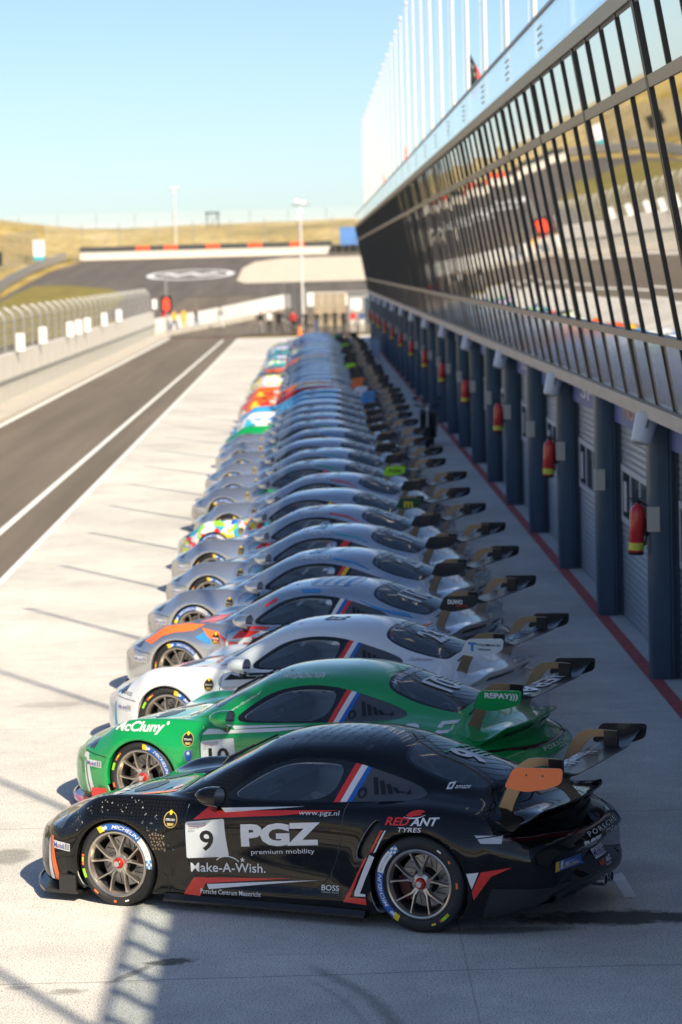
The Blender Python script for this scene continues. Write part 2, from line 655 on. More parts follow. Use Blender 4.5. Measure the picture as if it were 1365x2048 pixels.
# labels
BODY, DEL, SIDEWIN, SIDEBORDER, STRIPE, QUARTER, WSCREEN, WBORDER, RGLASS, RBORDER, LAMP, DOOR, HOOD, GAP, INTAKE, TAIL, TAILW, LOWER, GRILLE, FRONT = range(20)
side = lambda A: A[:, 1] < -.45
# wheel arches
for (ax_, az_), R_ in ((FA, RF), (RA, RR)):
    ins = CM.cut(lambda A: np.hypot(A[:, 0] - ax_, A[:, 2] - az_) - R_, where=lambda c: (c[:, 1] < -.4))
    CM.L[ins & (CM.cent()[:, 1] < -.5)] = DEL
# side windows
DLO = chaikin([(1.815, .842), (2.02, 1.0), (2.20, 1.112), (2.45, 1.172), (2.70, 1.176), (2.95, 1.135), (3.22, 1.052), (3.42, .985), (3.475, .945),
               (3.30, .918), (2.9, .893), (2.3, .858)], 2)
up_side = lambda c: (c[:, 1] < -.45) & (c[:, 2] > .75)
ins = CM.cut(lambda A: poly_sdf(DLO, A[:, [0, 2]]), where=up_side)
DLO_IN = ins & up_side(CM.cent())
CM.L[DLO_IN] = SIDEBORDER
bl = lambda A, off: (A[:, 0] - (2.765 + off)) - (A[:, 2] - .88) * .40       # slanted B pillar line
in_dlo = lambda: CM.L == SIDEBORDER
for off in (0.0, .050, .100, .142):
    CM.cut(lambda A: bl(A, off), where=lambda c: up_side(c))
c = CM.cent()
b_ = bl(c, 0)
S_ = CM.L == SIDEBORDER
CM.L[S_ & (b_ > 0) & (b_ < .142)] = STRIPE
CM.L[S_ & (b_ >= .142)] = QUARTER
# clear pane inside the dark border of the door window
PANE = chaikin([(1.895, .860), (2.08, .995), (2.27, 1.098), (2.45, 1.140), (2.68, 1.142), (2.815, 1.125), (2.735, .895), (2.3, .872)], 2)
ins = CM.cut(lambda A: poly_sdf(PANE, A[:, [0, 2]]), where=up_side)
CM.L[ins & (CM.L == SIDEBORDER)] = SIDEWIN
# windscreen and rear window (plan outlines)
top = lambda c: c[:, 2] > .80
WS = chaikin([(1.44, .10), (1.455, -.30), (1.60, -.665), (1.80, -.60), (2.015, -.525), (2.075, -.30), (2.085, .10)], 1)
ins = CM.cut(lambda A: poly_sdf(WS, A[:, :2]), where=top)
CM.L[ins & top(CM.cent())] = WBORDER
ins = CM.cut(lambda A: poly_sdf(WS, A[:, :2]) + .014, where=top)
CM.L[ins & (CM.L == WBORDER)] = WSCREEN
RG = chaikin([(3.13, .10), (3.15, -.32), (3.20, -.475), (3.45, -.50), (3.78, -.50), (3.87, -.42), (3.90, .10)], 2)
ins = CM.cut(lambda A: poly_sdf(RG, A[:, :2]), where=top)
CM.L[ins & top(CM.cent())] = RBORDER
ins = CM.cut(lambda A: poly_sdf(RG, A[:, :2]) + .03, where=top)
CM.L[ins & (CM.L == RBORDER)] = RGLASS
# headlamp
def lampf(A):
    u = (A[:, 0] - .455) * .80 - (A[:, 1] + .715) * .60
    w = (A[:, 0] - .455) * .60 + (A[:, 1] + .715) * .80
    return (np.hypot(w / .185, u / .115) - 1) * .11
lw = lambda c: (c[:, 2] > .55) & (c[:, 0] < .9)
ins = CM.cut(lampf, where=lw)
CM.L[ins & lw(CM.cent())] = LAMP
# door and hood with their shut lines
DOORP = chaikin([(1.60, .80), (1.57, .60), (1.60, .34), (1.70, .225), (2.1, .205), (2.55, .215), (2.74, .30), (2.85, .52), (2.888, .72), (2.893, 1.4), (1.66, 1.4)], 1)
GW = .0038
ds = lambda c: (c[:, 1] < -.5) & (c[:, 0] > 1.4) & (c[:, 0] < 3.1) & (c[:, 2] < .93) & (c[:, 2] > .15)
for o_ in (GW, -GW):
    CM.cut(lambda A: poly_sdf(DOORP, A[:, [0, 2]]) + o_, where=ds)
c = CM.cent()
sd = poly_sdf(DOORP, c[:, [0, 2]])
beltz = lambda x_: np.interp(x_, [1.5, 1.8, 2.3, 2.9], [.81, .822, .852, .888])
low = (c[:, 1] < -.5) & (c[:, 2] < beltz(c[:, 0])) & (c[:, 2] > .15)
CM.cut(lambda A: A[:, 2] - beltz(A[:, 0]), where=lambda c: (c[:, 1] < -.7) & (c[:, 0] > 1.55) & (c[:, 0] < 2.95) & (c[:, 2] > .7))
c = CM.cent()
sd = poly_sdf(DOORP, c[:, [0, 2]])
low = (c[:, 1] < -.5) & (c[:, 2] < beltz(c[:, 0])) & (c[:, 2] > .15)
B_ = CM.L == BODY
CM.L[B_ & low & (sd < -GW)] = DOOR
CM.L[B_ & low & (np.abs(sd) <= GW)] = GAP
HOODP = chaikin([(.40, .1), (.42, -.30), (.52, -.50), (.9, -.60), (1.30, -.70), (1.42, -.70), (1.415, -.4), (1.40, .1)], 1)
hs = lambda c: (c[:, 2] > .5) & (c[:, 0] < 1.6)
for o_ in (GW, -GW):
    CM.cut(lambda A: poly_sdf(HOODP, A[:, :2]) + o_, where=hs)
c = CM.cent()
sd = poly_sdf(HOODP, c[:, :2])
B_ = (CM.L == BODY) & hs(c)
CM.L[B_ & (sd < -GW)] = HOOD
CM.L[B_ & (np.abs(sd) <= GW)] = GAP
# side air intake ahead of the rear wheel
INTK = chaikin([(3.145, .805), (3.205, .80), (3.19, .72), (3.11, .60), (3.06, .50), (2.985, .505), (3.01, .60), (3.08, .72)], 2)
si = lambda c: (c[:, 1] < -.6)
ins = CM.cut(lambda A: poly_sdf(INTK, A[:, [0, 2]]), where=si)
CM.L[ins & si(CM.cent()) & (CM.L == BODY)] = INTAKE
# tail lamp strip round the rear
tz = lambda A: .712 - .008 * smooth01((A[:, 0] - 4.0) / .4) - .025 * smooth01((A[:, 0] - 4.34) / .2)
tw = lambda c: (c[:, 0] > 3.9) & (c[:, 2] > .55)
for o_ in (.028, -.028, .009, -.009):
    CM.cut(lambda A: A[:, 2] - tz(A) - o_, where=tw)
CM.cut(lambda A: A[:, 0] - (3.955 + (A[:, 2] - .70) * -.9), where=tw)
c = CM.cent()
tl = tw(c) & (np.abs(c[:, 2] - tz(c)) < .028) & (c[:, 0] > 3.955 - (c[:, 2] - .70) * .9) & (CM.L == BODY)
CM.cut(lambda A: A[:, 0] - 4.11, where=lambda c: tw(c) & (np.abs(c[:, 2] - tz(c)) < .03))
c = CM.cent()
tl = tw(c) & (np.abs(c[:, 2] - tz(c)) < .028) & (c[:, 0] > 3.955 - (c[:, 2] - .70) * .9) & (CM.L == BODY)
CM.L[tl & (np.abs(c[:, 2] - tz(c)) < .009)] = TAIL
CM.L[tl & (c[:, 0] < 4.11)] = TAILW
# black lower apron at the rear, corner air outlet, nose openings
lo = lambda A: A[:, 2] - (.36 + .0 * A[:, 0])
lw2 = lambda c: (c[:, 0] > 3.98) & (c[:, 2] < .6)
CM.cut(lambda A: A[:, 0] - (4.02 + (A[:, 2] - .3) * .35), where=lw2)
CM.cut(lo, where=lw2)
c = CM.cent()
CM.L[(c[:, 0] > 4.02 + (c[:, 2] - .3) * .35) & (c[:, 2] < .36) & (CM.L == BODY)] = LOWER
NOSE = [(-.62, .20), (-.62, .33), (-.30, .345), (.05, .345), (.05, .17), (-.35, .17)]
nw = lambda c: (c[:, 0] < .45) & (c[:, 2] < .5)
ins = CM.cut(lambda A: poly_sdf(NOSE, A[:, [1, 2]]), where=nw)
CM.L[ins & nw(CM.cent()) & (CM.L == BODY)] = GRILLE

fw = lambda c: (c[:, 0] > 1.2) & (c[:, 0] < 1.7)
CM.cut(lambda A: A[:, 0] - np.interp(A[:, 2], [.1, .3, .6, .8, .9], [1.42, 1.46, 1.50, 1.54, 1.56]), where=fw)
c = CM.cent()
CM.L[(CM.L == BODY) & (c[:, 0] < np.interp(c[:, 2], [.1, .3, .6, .8, .9], [1.42, 1.46, 1.50, 1.54, 1.56]))] = FRONT


def part_mesh(name, labels, mats, both=True, left=True, offset=0.0, depth=0.0, smooth=180):
    """mesh of all triangles with a label; both = left half plus its mirror image"""
    A = np.array(CM.V)
    sel = CM.T[np.isin(CM.L, labels)]
    used, inv = np.unique(sel, return_inverse=True)
    V = A[used].copy()
    T = inv.reshape(-1, 3)
    V[:, 1] = np.where(V[:, 1] > -1e-4, 0, V[:, 1])
    me = bpy.data.meshes.new(name)
    Vm = V * [1, -1, 1]
    if both:
        VV = np.vstack([V, Vm])
        TT = np.vstack([T, T[:, ::-1] + len(V)])
    elif left:
        VV, TT = V, T
    else:
        VV, TT = Vm, T[:, ::-1]
    me.from_pydata(VV.tolist(), [], TT.tolist())
    bm = bmesh.new()
    bm.from_mesh(me)
    bmesh.ops.remove_doubles(bm, verts=bm.verts, dist=2e-5)
    bm.normal_update()
    if offset:
        nr = [v.normal.copy() for v in bm.verts]
        for v, n in zip(bm.verts, nr):
            v.co += n * offset
    bm.to_mesh(me)
    bm.free()
    for m in (mats if isinstance(mats, (list, tuple)) else [mats]):
        me.materials.append(m)
    me.shade_smooth()
    me.update()
    return me


# face winding check: outward normals on the left side must point to -y
_tst = np.array(CM.V)[CM.T]
_nrm = np.cross(_tst[:, 1] - _tst[:, 0], _tst[:, 2] - _tst[:, 0])
_selw = (CM.L == DOOR)
if _nrm[_selw][:, 1].mean() > 0:
    CM.T = CM.T[:, ::-1]

CARM = {}
CARM['body'] = part_mesh('body', [BODY], M_SATIN)
CARM['front'] = part_mesh('front_body', [FRONT], M_SATIN)
CARM['gap'] = part_mesh('panel_gap', [GAP], M_SATIN, offset=-.008)
CARM['hood'] = part_mesh('hood', [HOOD], M_SATIN)
CARM['door_l'] = part_mesh('door_left', [DOOR], M_SATIN, both=False)
CARM['door_r'] = part_mesh('door_right', [DOOR], M_SATIN, both=False, left=False)
CARM['lining'] = part_mesh('lining', [BODY, FRONT, HOOD, DOOR, LOWER, STRIPE, QUARTER, SIDEBORDER, WBORDER, RBORDER, TAIL], M_INNER, offset=-.014)
for k_, lb, m_ in (('side_window', SIDEWIN, M_GLASS), ('window_border', SIDEBORDER, M_BORDER), ('quarter', QUARTER, M_QUARTER)):
    CARM[k_ + '_l'] = part_mesh(k_, [lb], m_, both=False, offset=-.003)
    CARM[k_ + '_r'] = part_mesh(k_, [lb], m_, both=False, left=False, offset=-.003)
CARM['windscreen'] = part_mesh('windscreen', [WSCREEN], M_GLASS, offset=-.003)
CARM['windscreen_border'] = part_mesh('windscreen_border', [WBORDER], M_BORDER, offset=-.002)
CARM['rear_glass'] = part_mesh('rear_glass', [RGLASS], M_GLASSR, offset=-.003)
CARM['rear_border'] = part_mesh('rear_border', [RBORDER], M_BORDER, offset=-.002)
CARM['lamp_l'] = part_mesh('headlight', [LAMP], M_LENS, both=False)
CARM['lamp_r'] = part_mesh('headlight', [LAMP], M_LENS, both=False, left=False)
CARM['tail'] = part_mesh('tail_light', [TAIL], M_TAIL, offset=-.006)
for k_ in 'lr':
    CARM['tail_clear_' + k_] = part_mesh('tail_light_end', [TAILW], M_TAILW, both=False, left=k_ == 'l', offset=-.003)
    CARM['intake_' + k_] = part_mesh('side_intake', [INTAKE], M_SATIN, both=False, left=k_ == 'l', offset=-.035)
CARM['apron'] = part_mesh('rear_apron', [LOWER], M_CARBON)
CARM['grille'] = part_mesh('nose_grille', [GRILLE], M_SATIN, offset=-.03)
# B pillar stripe: three bands (painted by position)
for k_ in 'lr':
    st = part_mesh('pillar_stripe', [STRIPE], [M_RED, M_WHITE, M_BLUE], both=False, left=k_ == 'l', offset=-.001)
    for p in st.polygons:
        b0 = (p.center.x - 2.765) - (p.center.z - .88) * .40
        p.material_index = 0 if b0 < .05 else (1 if b0 < .10 else 2)
    CARM['stripe_' + k_] = st


def surf(ax, a, b, off):
    """project a flat point on the body: ax 'y' = left side (a=x,b=z), 'z' = from above (a=x,b=y), 'x' = from behind (a=y,b=z)"""
    if ax == 'y':
        o, d = Vector((a, -2, b)), Vector((0, 1, 0))
    elif ax == 'Y':
        o, d = Vector((a, -2, b)), Vector((0, 1, 0))
    elif ax == 'z':
        o, d = Vector((a, -abs(b), 3)), Vector((0, 0, -1))
    else:
        o, d = Vector((6, -abs(a), b)), Vector((-1, 0, 0))
    p, n, _, _ = BODY_BVH.ray_cast(o, d)
    if p is None:
        return None
    if n.dot(d) > 0:
        n = -n
    p = p + n * off
    if ax == 'z' and b > 0:
        p.y = -p.y
    if ax == 'x' and a > 0:
        p.y = -p.y
    return p


def decal(name, items, ax='y', off=.0025, step=.05):
    """items: list of (V2, F2, material, extra offset) laid on the body surface"""
    mb = MB()
    mats = []
    for it in items:
        V2, F2, m = it[:3]
        eo = it[3] if len(it) > 3 else 0
        if m not in mats:
            mats.append(m)
        V3, F3 = slice2d(V2, F2, step)
        P = [surf(ax, a, b, off + eo) for a, b in V3]
        F4 = [f for f in F3 if all(P[i] is not None for i in f)]
        P = [p if p is not None else Vector((0, 0, 0)) for p in P]
        mb.add(P, F4, mats.index(m))
    me = mb.mesh(name, mats, None, fixn=False)
    return me


def poly(P):
    return list(P), [tuple(range(len(P)))]


# ---------------------------------------------------------------- wheels (wheel centre at origin, outer face towards -y)
M_CAL = mat('caliper_dark_red', (0.10, 0.02, 0.015), 0.45)


def make_wheel(R, W, key, lettering_angle):
    rr = .254                                       # rim outer radius
    # tyre
    h = W / 2
    prof = [(rr - .004, h * .80), (rr + .006, h * .93), (rr + .03, h * 1.0), (R - .045, h * 1.0), (R - .016, h * .95), (R - .003, h * .84), (R, h * .6),
            (R, 0), (R, -h * .6), (R - .003, -h * .84), (R - .016, -h * .95), (R - .045, -h * 1.0), (rr + .03, -h * 1.0), (rr + .006, -h * .93), (rr - .004, -h * .80)]
    t = MB().lathe(prof, 64).mesh('tyre_' + key, M_RUBBER, 50)
    # rim barrel + lip
    m = MB()
    m.lathe([(rr - .002, -h * .86), (rr + .002, -h * .93), (rr - .006, -h * .96), (rr - .018, -h * .93), (rr - .028, -h * .80), (rr - .034, -h * .72)], 64, mi=0)
    m.lathe([(rr - .034, -h * .72), (rr - .034, h * .8), (rr - .004, h * .86)], 64, mi=1)
    # ten spokes in five forked pairs
    yo, yi = -h * .62, -h * .80                     # hub face, rim face
    def spoke(th, sg):
        # straight fork arm from the hub root to the rim
        p0 = Vector((.046 * math.cos(th + sg * rad(10)), 0, .046 * math.sin(th + sg * rad(10))))
        p1 = Vector((.098 * math.cos(th + sg * rad(6.5)), 0, .098 * math.sin(th + sg * rad(6.5))))
        p2 = Vector(((rr - .026) * math.cos(th + sg * rad(17.5)), 0, (rr - .026) * math.sin(th + sg * rad(17.5))))
        path = [(p0, .017), (p0.lerp(p1, .5), .0155), (p1, .013), (p1.lerp(p2, .3), .0095), (p1.lerp(p2, .65), .0085), (p1.lerp(p2, .88), .010), (p2, .017)]
        L = []
        for k, (p, w) in enumerate(path):
            q = path[min(k + 1, len(path) - 1)][0] - path[max(k - 1, 0)][0]
            e = Vector((-q.z, 0, q.x)).normalized()
            f = (p.length - .046) / (rr - .026 - .046)
            y = yo + (yi - yo) * f * f - .012 * math.sin(math.pi * f)
            p = Vector((p.x, y, p.z))
            dpt = .034
            L.append([p - e * w, p - e * w * .5 + Vector((0, -.011, 0)), p + e * w * .5 + Vector((0, -.011, 0)), p + e * w,
                      p + e * w * .8 + Vector((0, dpt, 0)), p - e * w * .8 + Vector((0, dpt, 0))])
        V = [q for s_ in L for q in s_]
        F = []
        n = len(L)
        for k in range(n - 1):
            for j in range(6):
                F.append((k * 6 + j, k * 6 + (j + 1) % 6, (k + 1) * 6 + (j + 1) % 6, (k + 1) * 6 + j))
        F.append(tuple(range(6)))
        F.append(tuple((n - 1) * 6 + j for j in range(6)))
        m.add(V, F, 0)
    for k in range(5):
        th = 2 * math.pi * k / 5 + rad(90)
        for sg in (-1, 1):
            spoke(th, sg)
    # hub
    m.lathe([(.0, yo - .012), (.062, yo - .012), (.072, yo - .004), (.078, yo + .03), (.0, yo + .03)], 32, mi=0)
    rim = m.mesh('rim_' + key, [M_RIM, M_RIMD], 40)
    n = MB().lathe([(0, yo - .052), (.022, yo - .052), (.027, yo - .034)], 24, mi=1)
    n.lathe([(.026, yo - .036), (.034, yo - .036), (.040, yo - .028), (.043, yo - .008)], 24, mi=0)
    nut = n.mesh('nut_' + key, [M_NUT, M_STEEL], 40)
    dm = MB().lathe([(.10, -.005), (.19, -.005), (.19, .02), (.10, .02)], 48, closed=True, mi=0)
    dm.lathe([(.0, -.03), (.09, -.03), (.105, .0), (.105, .02), (0, .02)], 32, mi=1)
    for k in range(20):
        a = 2 * math.pi * k / 20
        dm.box((.145 * math.cos(a), -.0058, .145 * math.sin(a)), (.075, .001, .006), 1, M=Matrix.Rotation(-a - .5, 3, 'Y'))
    disc = dm.mesh('disc_' + key, [M_DISC, M_SATIN], 40)
    cm_ = MB()
    a0 = rad(20) if key == 'front' else rad(200)
    pts = []
    for k in range(7):
        a = a0 + rad(-28 + 56 * k / 6)
        pts.append((math.cos(a), math.sin(a)))
    V, F = [], []
    for (c_, s_) in pts:
        V += [(.125 * c_, -.03, .125 * s_), (.205 * c_, -.03, .205 * s_), (.205 * c_, .05, .205 * s_), (.125 * c_, .05, .125 * s_)]
    for k in range(6):
        for j in range(4):
            F.append((k * 4 + j, k * 4 + (j + 1) % 4, k * 4 + 4 + (j + 1) % 4, k * 4 + 4 + j))
    F += [(0, 1, 2, 3), (24, 25, 26, 27)]
    cal = cm_.add(V, F).mesh('caliper_' + key, M_CAL, 30)
    # sidewall print
    r0 = (rr + R) / 2 - .002
    mb = MB()
    mats = [M_BLUE, M_WHITE, M_YELLOW, M_LBLUE, M_GREYV, M_LIME, M_ORANGE]
    bw = .024
    yy = -h * 1.0 - .0012

    def bend(V2, F2, mi, extra=0.0):
        V3, F3 = slice2d(V2, F2, .010)
        P = []
        for (a, b) in V3:
            r = r0 + b
            th = lettering_angle - a * 1.4 / r0
            # sidewall depth at this radius
            P.append((r * math.cos(th), yy - extra, r * math.sin(th)))
        mb.add(P, F3, mi)
    Lb = .215
    bend([(0, -bw), (Lb, -bw), (Lb, bw), (0, bw)], [(0, 1, 2, 3)], 0)
    bend([(-.055, -bw), (-.018, -bw), (-.030, bw), (-.058, bw)], [(0, 1, 2, 3)], 2)
    bend([(-.018, -bw), (0, -bw), (0, bw), (-.030, bw)], [(0, 1, 2, 3)], 0)
    V2, F2 = text_fit('MICHELIN', .030, Lb - .008, -.014, .028, .3, .01)
    bend(V2, F2, 1, .0008)
    bend([(-.028, -.012), (-.004, -.012), (.004, .0), (-.004, .016), (-.014, .006), (-.026, .014)], [(0, 1, 2, 3, 4, 5)], 1, .0008)
    bend([(Lb, -bw), (Lb + .17, -bw), (Lb + .17, bw), (Lb, bw)], [(0, 1, 2, 3)], 1)
    V2, F2 = text_fit('PILOT SPORT', Lb + .010, Lb + .115, -.008, .016, 0, 0)
    bend(V2, F2, 4, .0008)
    q = .016
    for i in range(3):
        for j in range(3):
            if (i + j) % 2 == 0:
                x0 = Lb + .122 + i * q
                y0 = -bw + j * q
                bend([(x0, y0), (x0 + q, y0), (x0 + q, y0 + q), (x0, y0 + q)], [(0, 1, 2, 3)], 3, .0008)
    for a0, a1, b0, b1, mi in ((-.36, -.31, -.010, .012, 5), (-.27, -.245, -.006, .008, 2), (.70, .715, -.008, .008, 6), (.82, .85, -.01, .006, 6), (.62, .645, -.006, .006, 1),
                               (1.0, 1.02, -.008, .008, 6), (1.05, 1.06, -.008, .01, 6)):
        bend([(a0, b0), (a1, b0), (a1, b1), (a0, b1)], [(0, 1, 2, 3)], mi)
    let = mb.mesh('tyre_print_' + key, mats, None, fixn=False)
    return dict(tyre=t, rim=rim, nut=nut, disc=disc, caliper=cal, printing=let)


WHF = make_wheel(TF, .30, 'front', rad(104))
WHR = make_wheel(TR, .31, 'rear', rad(224))

# ---------------------------------------------------------------- other car parts
def wheel_well(c_, R, sg):
    ax, az = c_
    V, F = [], []
    n = 22
    for k in range(n + 1):
        a = rad(-25 + 230 * k / n)
        for y in (-.90, -.55):
            V.append((ax + (R + .004) * math.cos(a), -y * sg, az + (R + .004) * math.sin(a)))
    for k in range(n):
        F.append((2 * k, 2 * k + 1, 2 * k + 3, 2 * k + 2))
    V.append((ax, .55 * sg, az))
    for k in range(n):
        F.append((2 * k + 1, len(V) - 1, 2 * k + 3))
    return MB().add(V, F).mesh('wheel_well', M_SATIN, None, fixn=False)


for c_, R_, k_ in ((FA, RF, 'f'), (RA, RR, 'b')):
    for sg_, k2_ in ((-1, 'l'), (1, 'r')):
        CARM['well_' + k_ + k2_] = wheel_well(c_, R_, sg_)


def arch_rim(c_, R, sg):
    """rolled edge that gives a wheel opening thickness"""
    ax, az = c_
    V, F = [], []
    n = 40
    for k in range(n + 1):
        a = rad(-12 + 204 * k / n)
        x, z = ax + R * math.cos(a), az + R * math.sin(a)
        p = surf('y', x, z, 0)
        y = p.y if p is not None else -.94
        if y > -.8:
            y = -.93
        V += [(x, y - .001, z), (ax + (R - .010) * math.cos(a), y + .004, az + (R - .010) * math.sin(a)),
              (ax + (R - .010) * math.cos(a), y + .06, az + (R - .010) * math.sin(a))]
    for k in range(n):
        for j in range(2):
            F.append((3 * k + j, 3 * k + j + 1, 3 * k + 4 + j, 3 * k + 3 + j))
    if sg > 0:
        V = [(x, -y, z) for x, y, z in V]
    return MB().add(V, F).mesh('arch_edge', M_SATIN, 60)


for c_, R_, k_ in ((FA, RF, 'f'), (RA, RR, 'b')):
    for sg_, k2_ in ((-1, 'l'), (1, 'r')):
        CARM['arch_' + k_ + k2_] = arch_rim(c_, R_, sg_)


def plan_nose(y, off=0.0, s0=0.0):
    yn = min(abs(y) / .92, 1.1)
    return s0 + .36 * yn ** 2.5 - off


def make_splitter():
    m = MB()
    ys = [-.955 + 1.91 * k / 40 for k in range(41)]
    out = []
    for y in ys:
        out.append((plan_nose(y, .075, .05), y))
    back = [(.66, .955), (.66, -.955)]
    P = out + back
    m.prism(P, .068, .092, 'xy')
    # low lip standing on the splitter edge
    for i in range(len(out) - 1):
        (x0, y0), (x1, y1) = out[i], out[i + 1]
        m.add([(x0, y0, .092), (x1, y1, .092), (x1 + .025, y1, .105), (x0 + .025, y0, .105)], [(0, 1, 2, 3)])
    for s in (-1, 1):
        m.box2((.50, s * .935, .092), (.645, s * .958, .215))
    return m.mesh('front_splitter', M_CARBON, None)


CARM['splitter'] = make_splitter()


def make_skirt(sg):
    m = MB()
    prof = [(1.40, .952), (1.55, .945), (2.2, .935), (2.9, .945), (3.06, .965)]
    V, F = [], []
    for (x, y) in prof:
        V += [(x, sg * (y - .07), .135), (x, sg * (y - .03), .125), (x, sg * y, .092), (x, sg * y, .074), (x, sg * (y - .10), .074)]
    for k in range(len(prof) - 1):
        for j in range(5):
            F.append((k * 5 + j, k * 5 + (j + 1) % 5, k * 5 + 5 + (j + 1) % 5, k * 5 + 5 + j))
    F += [(0, 1, 2, 3, 4), tuple((len(prof) - 1) * 5 + j for j in range(5))]
    m.add(V, F)
    return m.mesh('side_skirt', M_CARBON, None)


CARM['skirt_l'] = make_skirt(-1)
CARM['skirt_r'] = make_skirt(1)


def make_mirror(sg):
    m = MB()
    # teardrop shell: rings along x
    C = (1.86, sg * .985, .905)
    V, F = [], []
    prof = [(-.135, .012), (-.125, .035), (-.10, .058), (-.06, .076), (-.01, .086), (.035, .088), (.065, .086)]
    n = 18
    for (dx, r) in prof:
        for k in range(n):
            a = 2 * math.pi * k / n
            V.append((C[0] + dx, C[1] + r * 1.12 * math.cos(a), C[2] + r * .86 * math.sin(a) - .15 * (dx + .03) * 0))
    for i in range(len(prof) - 1):
        for k in range(n):
            F.append((i * n + k, i * n + (k + 1) % n, (i + 1) * n + (k + 1) % n, (i + 1) * n + k))
    F.append(tuple(range(n)))
    m.add(V, F, 0)
    m.add([(C[0] + .060, C[1] + .088 * math.cos(2 * math.pi * k / n), C[2] + .066 * math.sin(2 * math.pi * k / n)) for k in range(n)], [tuple(range(n))], 1)
    # foot
    m.tube([(1.86, sg * .965, .85), (1.83, sg * .90, .80), (1.83, sg * .84, .79)], [.032, .028, .030], 8, 2)
    return m.mesh('mirror', [M_SATIN, M_MIRROR, M_SATIN], 50)


CARM['mirror_l'] = make_mirror(-1)
CARM['mirror_r'] = make_mirror(1)


def make_ducktail():
    """spoiler lid flush with the deck, rising to a sharp trailing edge with a vent below"""
    m = MB()
    n = 40
    cols = []
    for k in range(n + 1):
        y = -.80 + 1.60 * k / n
        e = abs(y) / .80
        tipx = 4.455 - .24 * e ** 2.6
        tipz = .905 - .04 * e ** 2 - .055 * smooth01((e - .75) / .25)
        x0 = 3.93 + .10 * e ** 3
        p0 = surf('z', x0, y, .002)
        p1 = surf('z', x0 + (tipx - x0) * .35, y, .003)
        z0 = p0.z
        z1 = p1.z * .72 + tipz * .28 + .004
        z2 = (tipz * .80 + z1 * .20)
        col = [(x0, z0), (x0 + (tipx - x0) * .2, z0 * .72 + z1 * .28 + .001), (x0 + (tipx - x0) * .38, z1), (x0 + (tipx - x0) * .62, z2 - .012), (x0 + (tipx - x0) * .85, tipz - .014), (tipx, tipz),
               (tipx + .004, tipz - .012), (tipx - .05, tipz - .055), (tipx - .10, .80 - .04 * e * e), (tipx - .12, .765 - .045 * e * e)]
        cols.append([(a, y, b) for a, b in col])
    K = len(cols[0])
    V = [p for c_ in cols for p in c_]
    F, mi = [], []
    for i in range(n):
        for j in range(K - 1):
            F.append((i * K + j, i * K + j + 1, (i + 1) * K + j + 1, (i + 1) * K + j))
    m.add(V, F, 0)
    # end caps
    m.add(cols[0], [tuple(range(K))], 0)
    m.add(cols[-1], [tuple(range(K))], 0)
    return m.mesh('ducktail', [M_SATIN], 40)


CARM['ducktail'] = make_ducktail()


def make_vents():
    m = MB()
    for (ya, yb) in ((-.56, -.10), (.10, .56)):
        V, F = [], []
        n = 10
        for k in range(n + 1):
            y = ya + (yb - ya) * k / n
            e = abs(y) / .80
            tipx = 4.455 - .24 * e ** 2.6
            tipz = .905 - .04 * e ** 2
            for f in (.25, .9):
                x = (tipx - .05) * (1 - f) + (tipx - .10) * f + .006
                z = (tipz - .055) * (1 - f) + (.80 - .04 * e * e) * f
                V.append((x, y, z))
        for k in range(n):
            F.append((2 * k, 2 * k + 1, 2 * k + 3, 2 * k + 2))
        m.add(V, F)
    return m.mesh('tail_vent', M_SATIN, None)


CARM['vents'] = make_vents()


def make_deck():
    """louvred engine cover between rear window and ducktail"""
    m = MB()
    for k in range(6):
        x = 3.93 + .035 * k
        a = surf('z', x, -.42, .004)
        b = surf('z', x, .42, .004)
        m.tube([a, surf('z', x, -.2, .004), surf('z', x, 0, .004), surf('z', x, .2, .004), b], .009, 6)
    return m.mesh('engine_louvre', M_SATIN, None)


CARM['deck'] = make_deck()

WZ = 1.215


def make_wing():
    m = MB()
    # aerofoil section (x, z) of the plank, slightly twisted in the middle
    n = 24
    V, F = [], []
    up = [(0, 0), (.02, .014), (.08, .022), (.16, .018), (.24, .004), (.31, -.020 + .028)]
    for k in range(n + 1):
        y = -.925 + 1.85 * k / n
        e = abs(y) / .925
        dz = -.02 * smooth01((.75 - e) / .35)
        rake = .02 + .25 * smooth01((e - .55) / .45)
        sec = [(0, .0), (.02, .012), (.08, .014), (.16, .008), (.24, .008), (.31, .020), (.305, .010), (.24, -.010), (.16, -.018), (.08, -.018), (.02, -.012)]
        for (a, b) in sec:
            V.append((4.262 + a, y, 1.122 + b + a * rake))
    K = 11
    for i in range(n):
        for j in range(K):
            F.append((i * K + j, i * K + (j + 1) % K, (i + 1) * K + (j + 1) % K, (i + 1) * K + j))
    m.add(V, F)
    return m.mesh('wing_plane', M_CARBON, 50)


def round_poly(P, r=.03, n=4):
    out = []
    for i in range(len(P)):
        a, b, c_ = (np.array(P[(i + d) % len(P)], float) for d in (-1, 0, 1))
        ra, rc = min(r, np.hypot(*(a - b)) * .45), min(r, np.hypot(*(c_ - b)) * .45)
        p, q = b + (a - b) / np.hypot(*(a - b)) * ra, b + (c_ - b) / np.hypot(*(c_ - b)) * rc
        for k in range(n + 1):
            t = k / n
            out.append(tuple((1 - t) ** 2 * p + 2 * t * (1 - t) * b + t * t * q))
    return out


EPP = round_poly([(4.235, 1.247), (4.603, 1.260), (4.588, 1.150), (4.47, 1.105), (4.32, 1.078), (4.158, 1.102)], .035)


def make_endplate(sg):
    m = MB().prism(EPP, sg * .926, sg * .938, 'xz')
    for x in (4.33, 4.45):
        m.lathe([(0, sg * .941), (.007, sg * .941), (.007, sg * .93)], 8, c=(x, 0, 1.20), mi=1)
    return m.mesh('end_plate', [M_CARBON, M_SATIN], None)


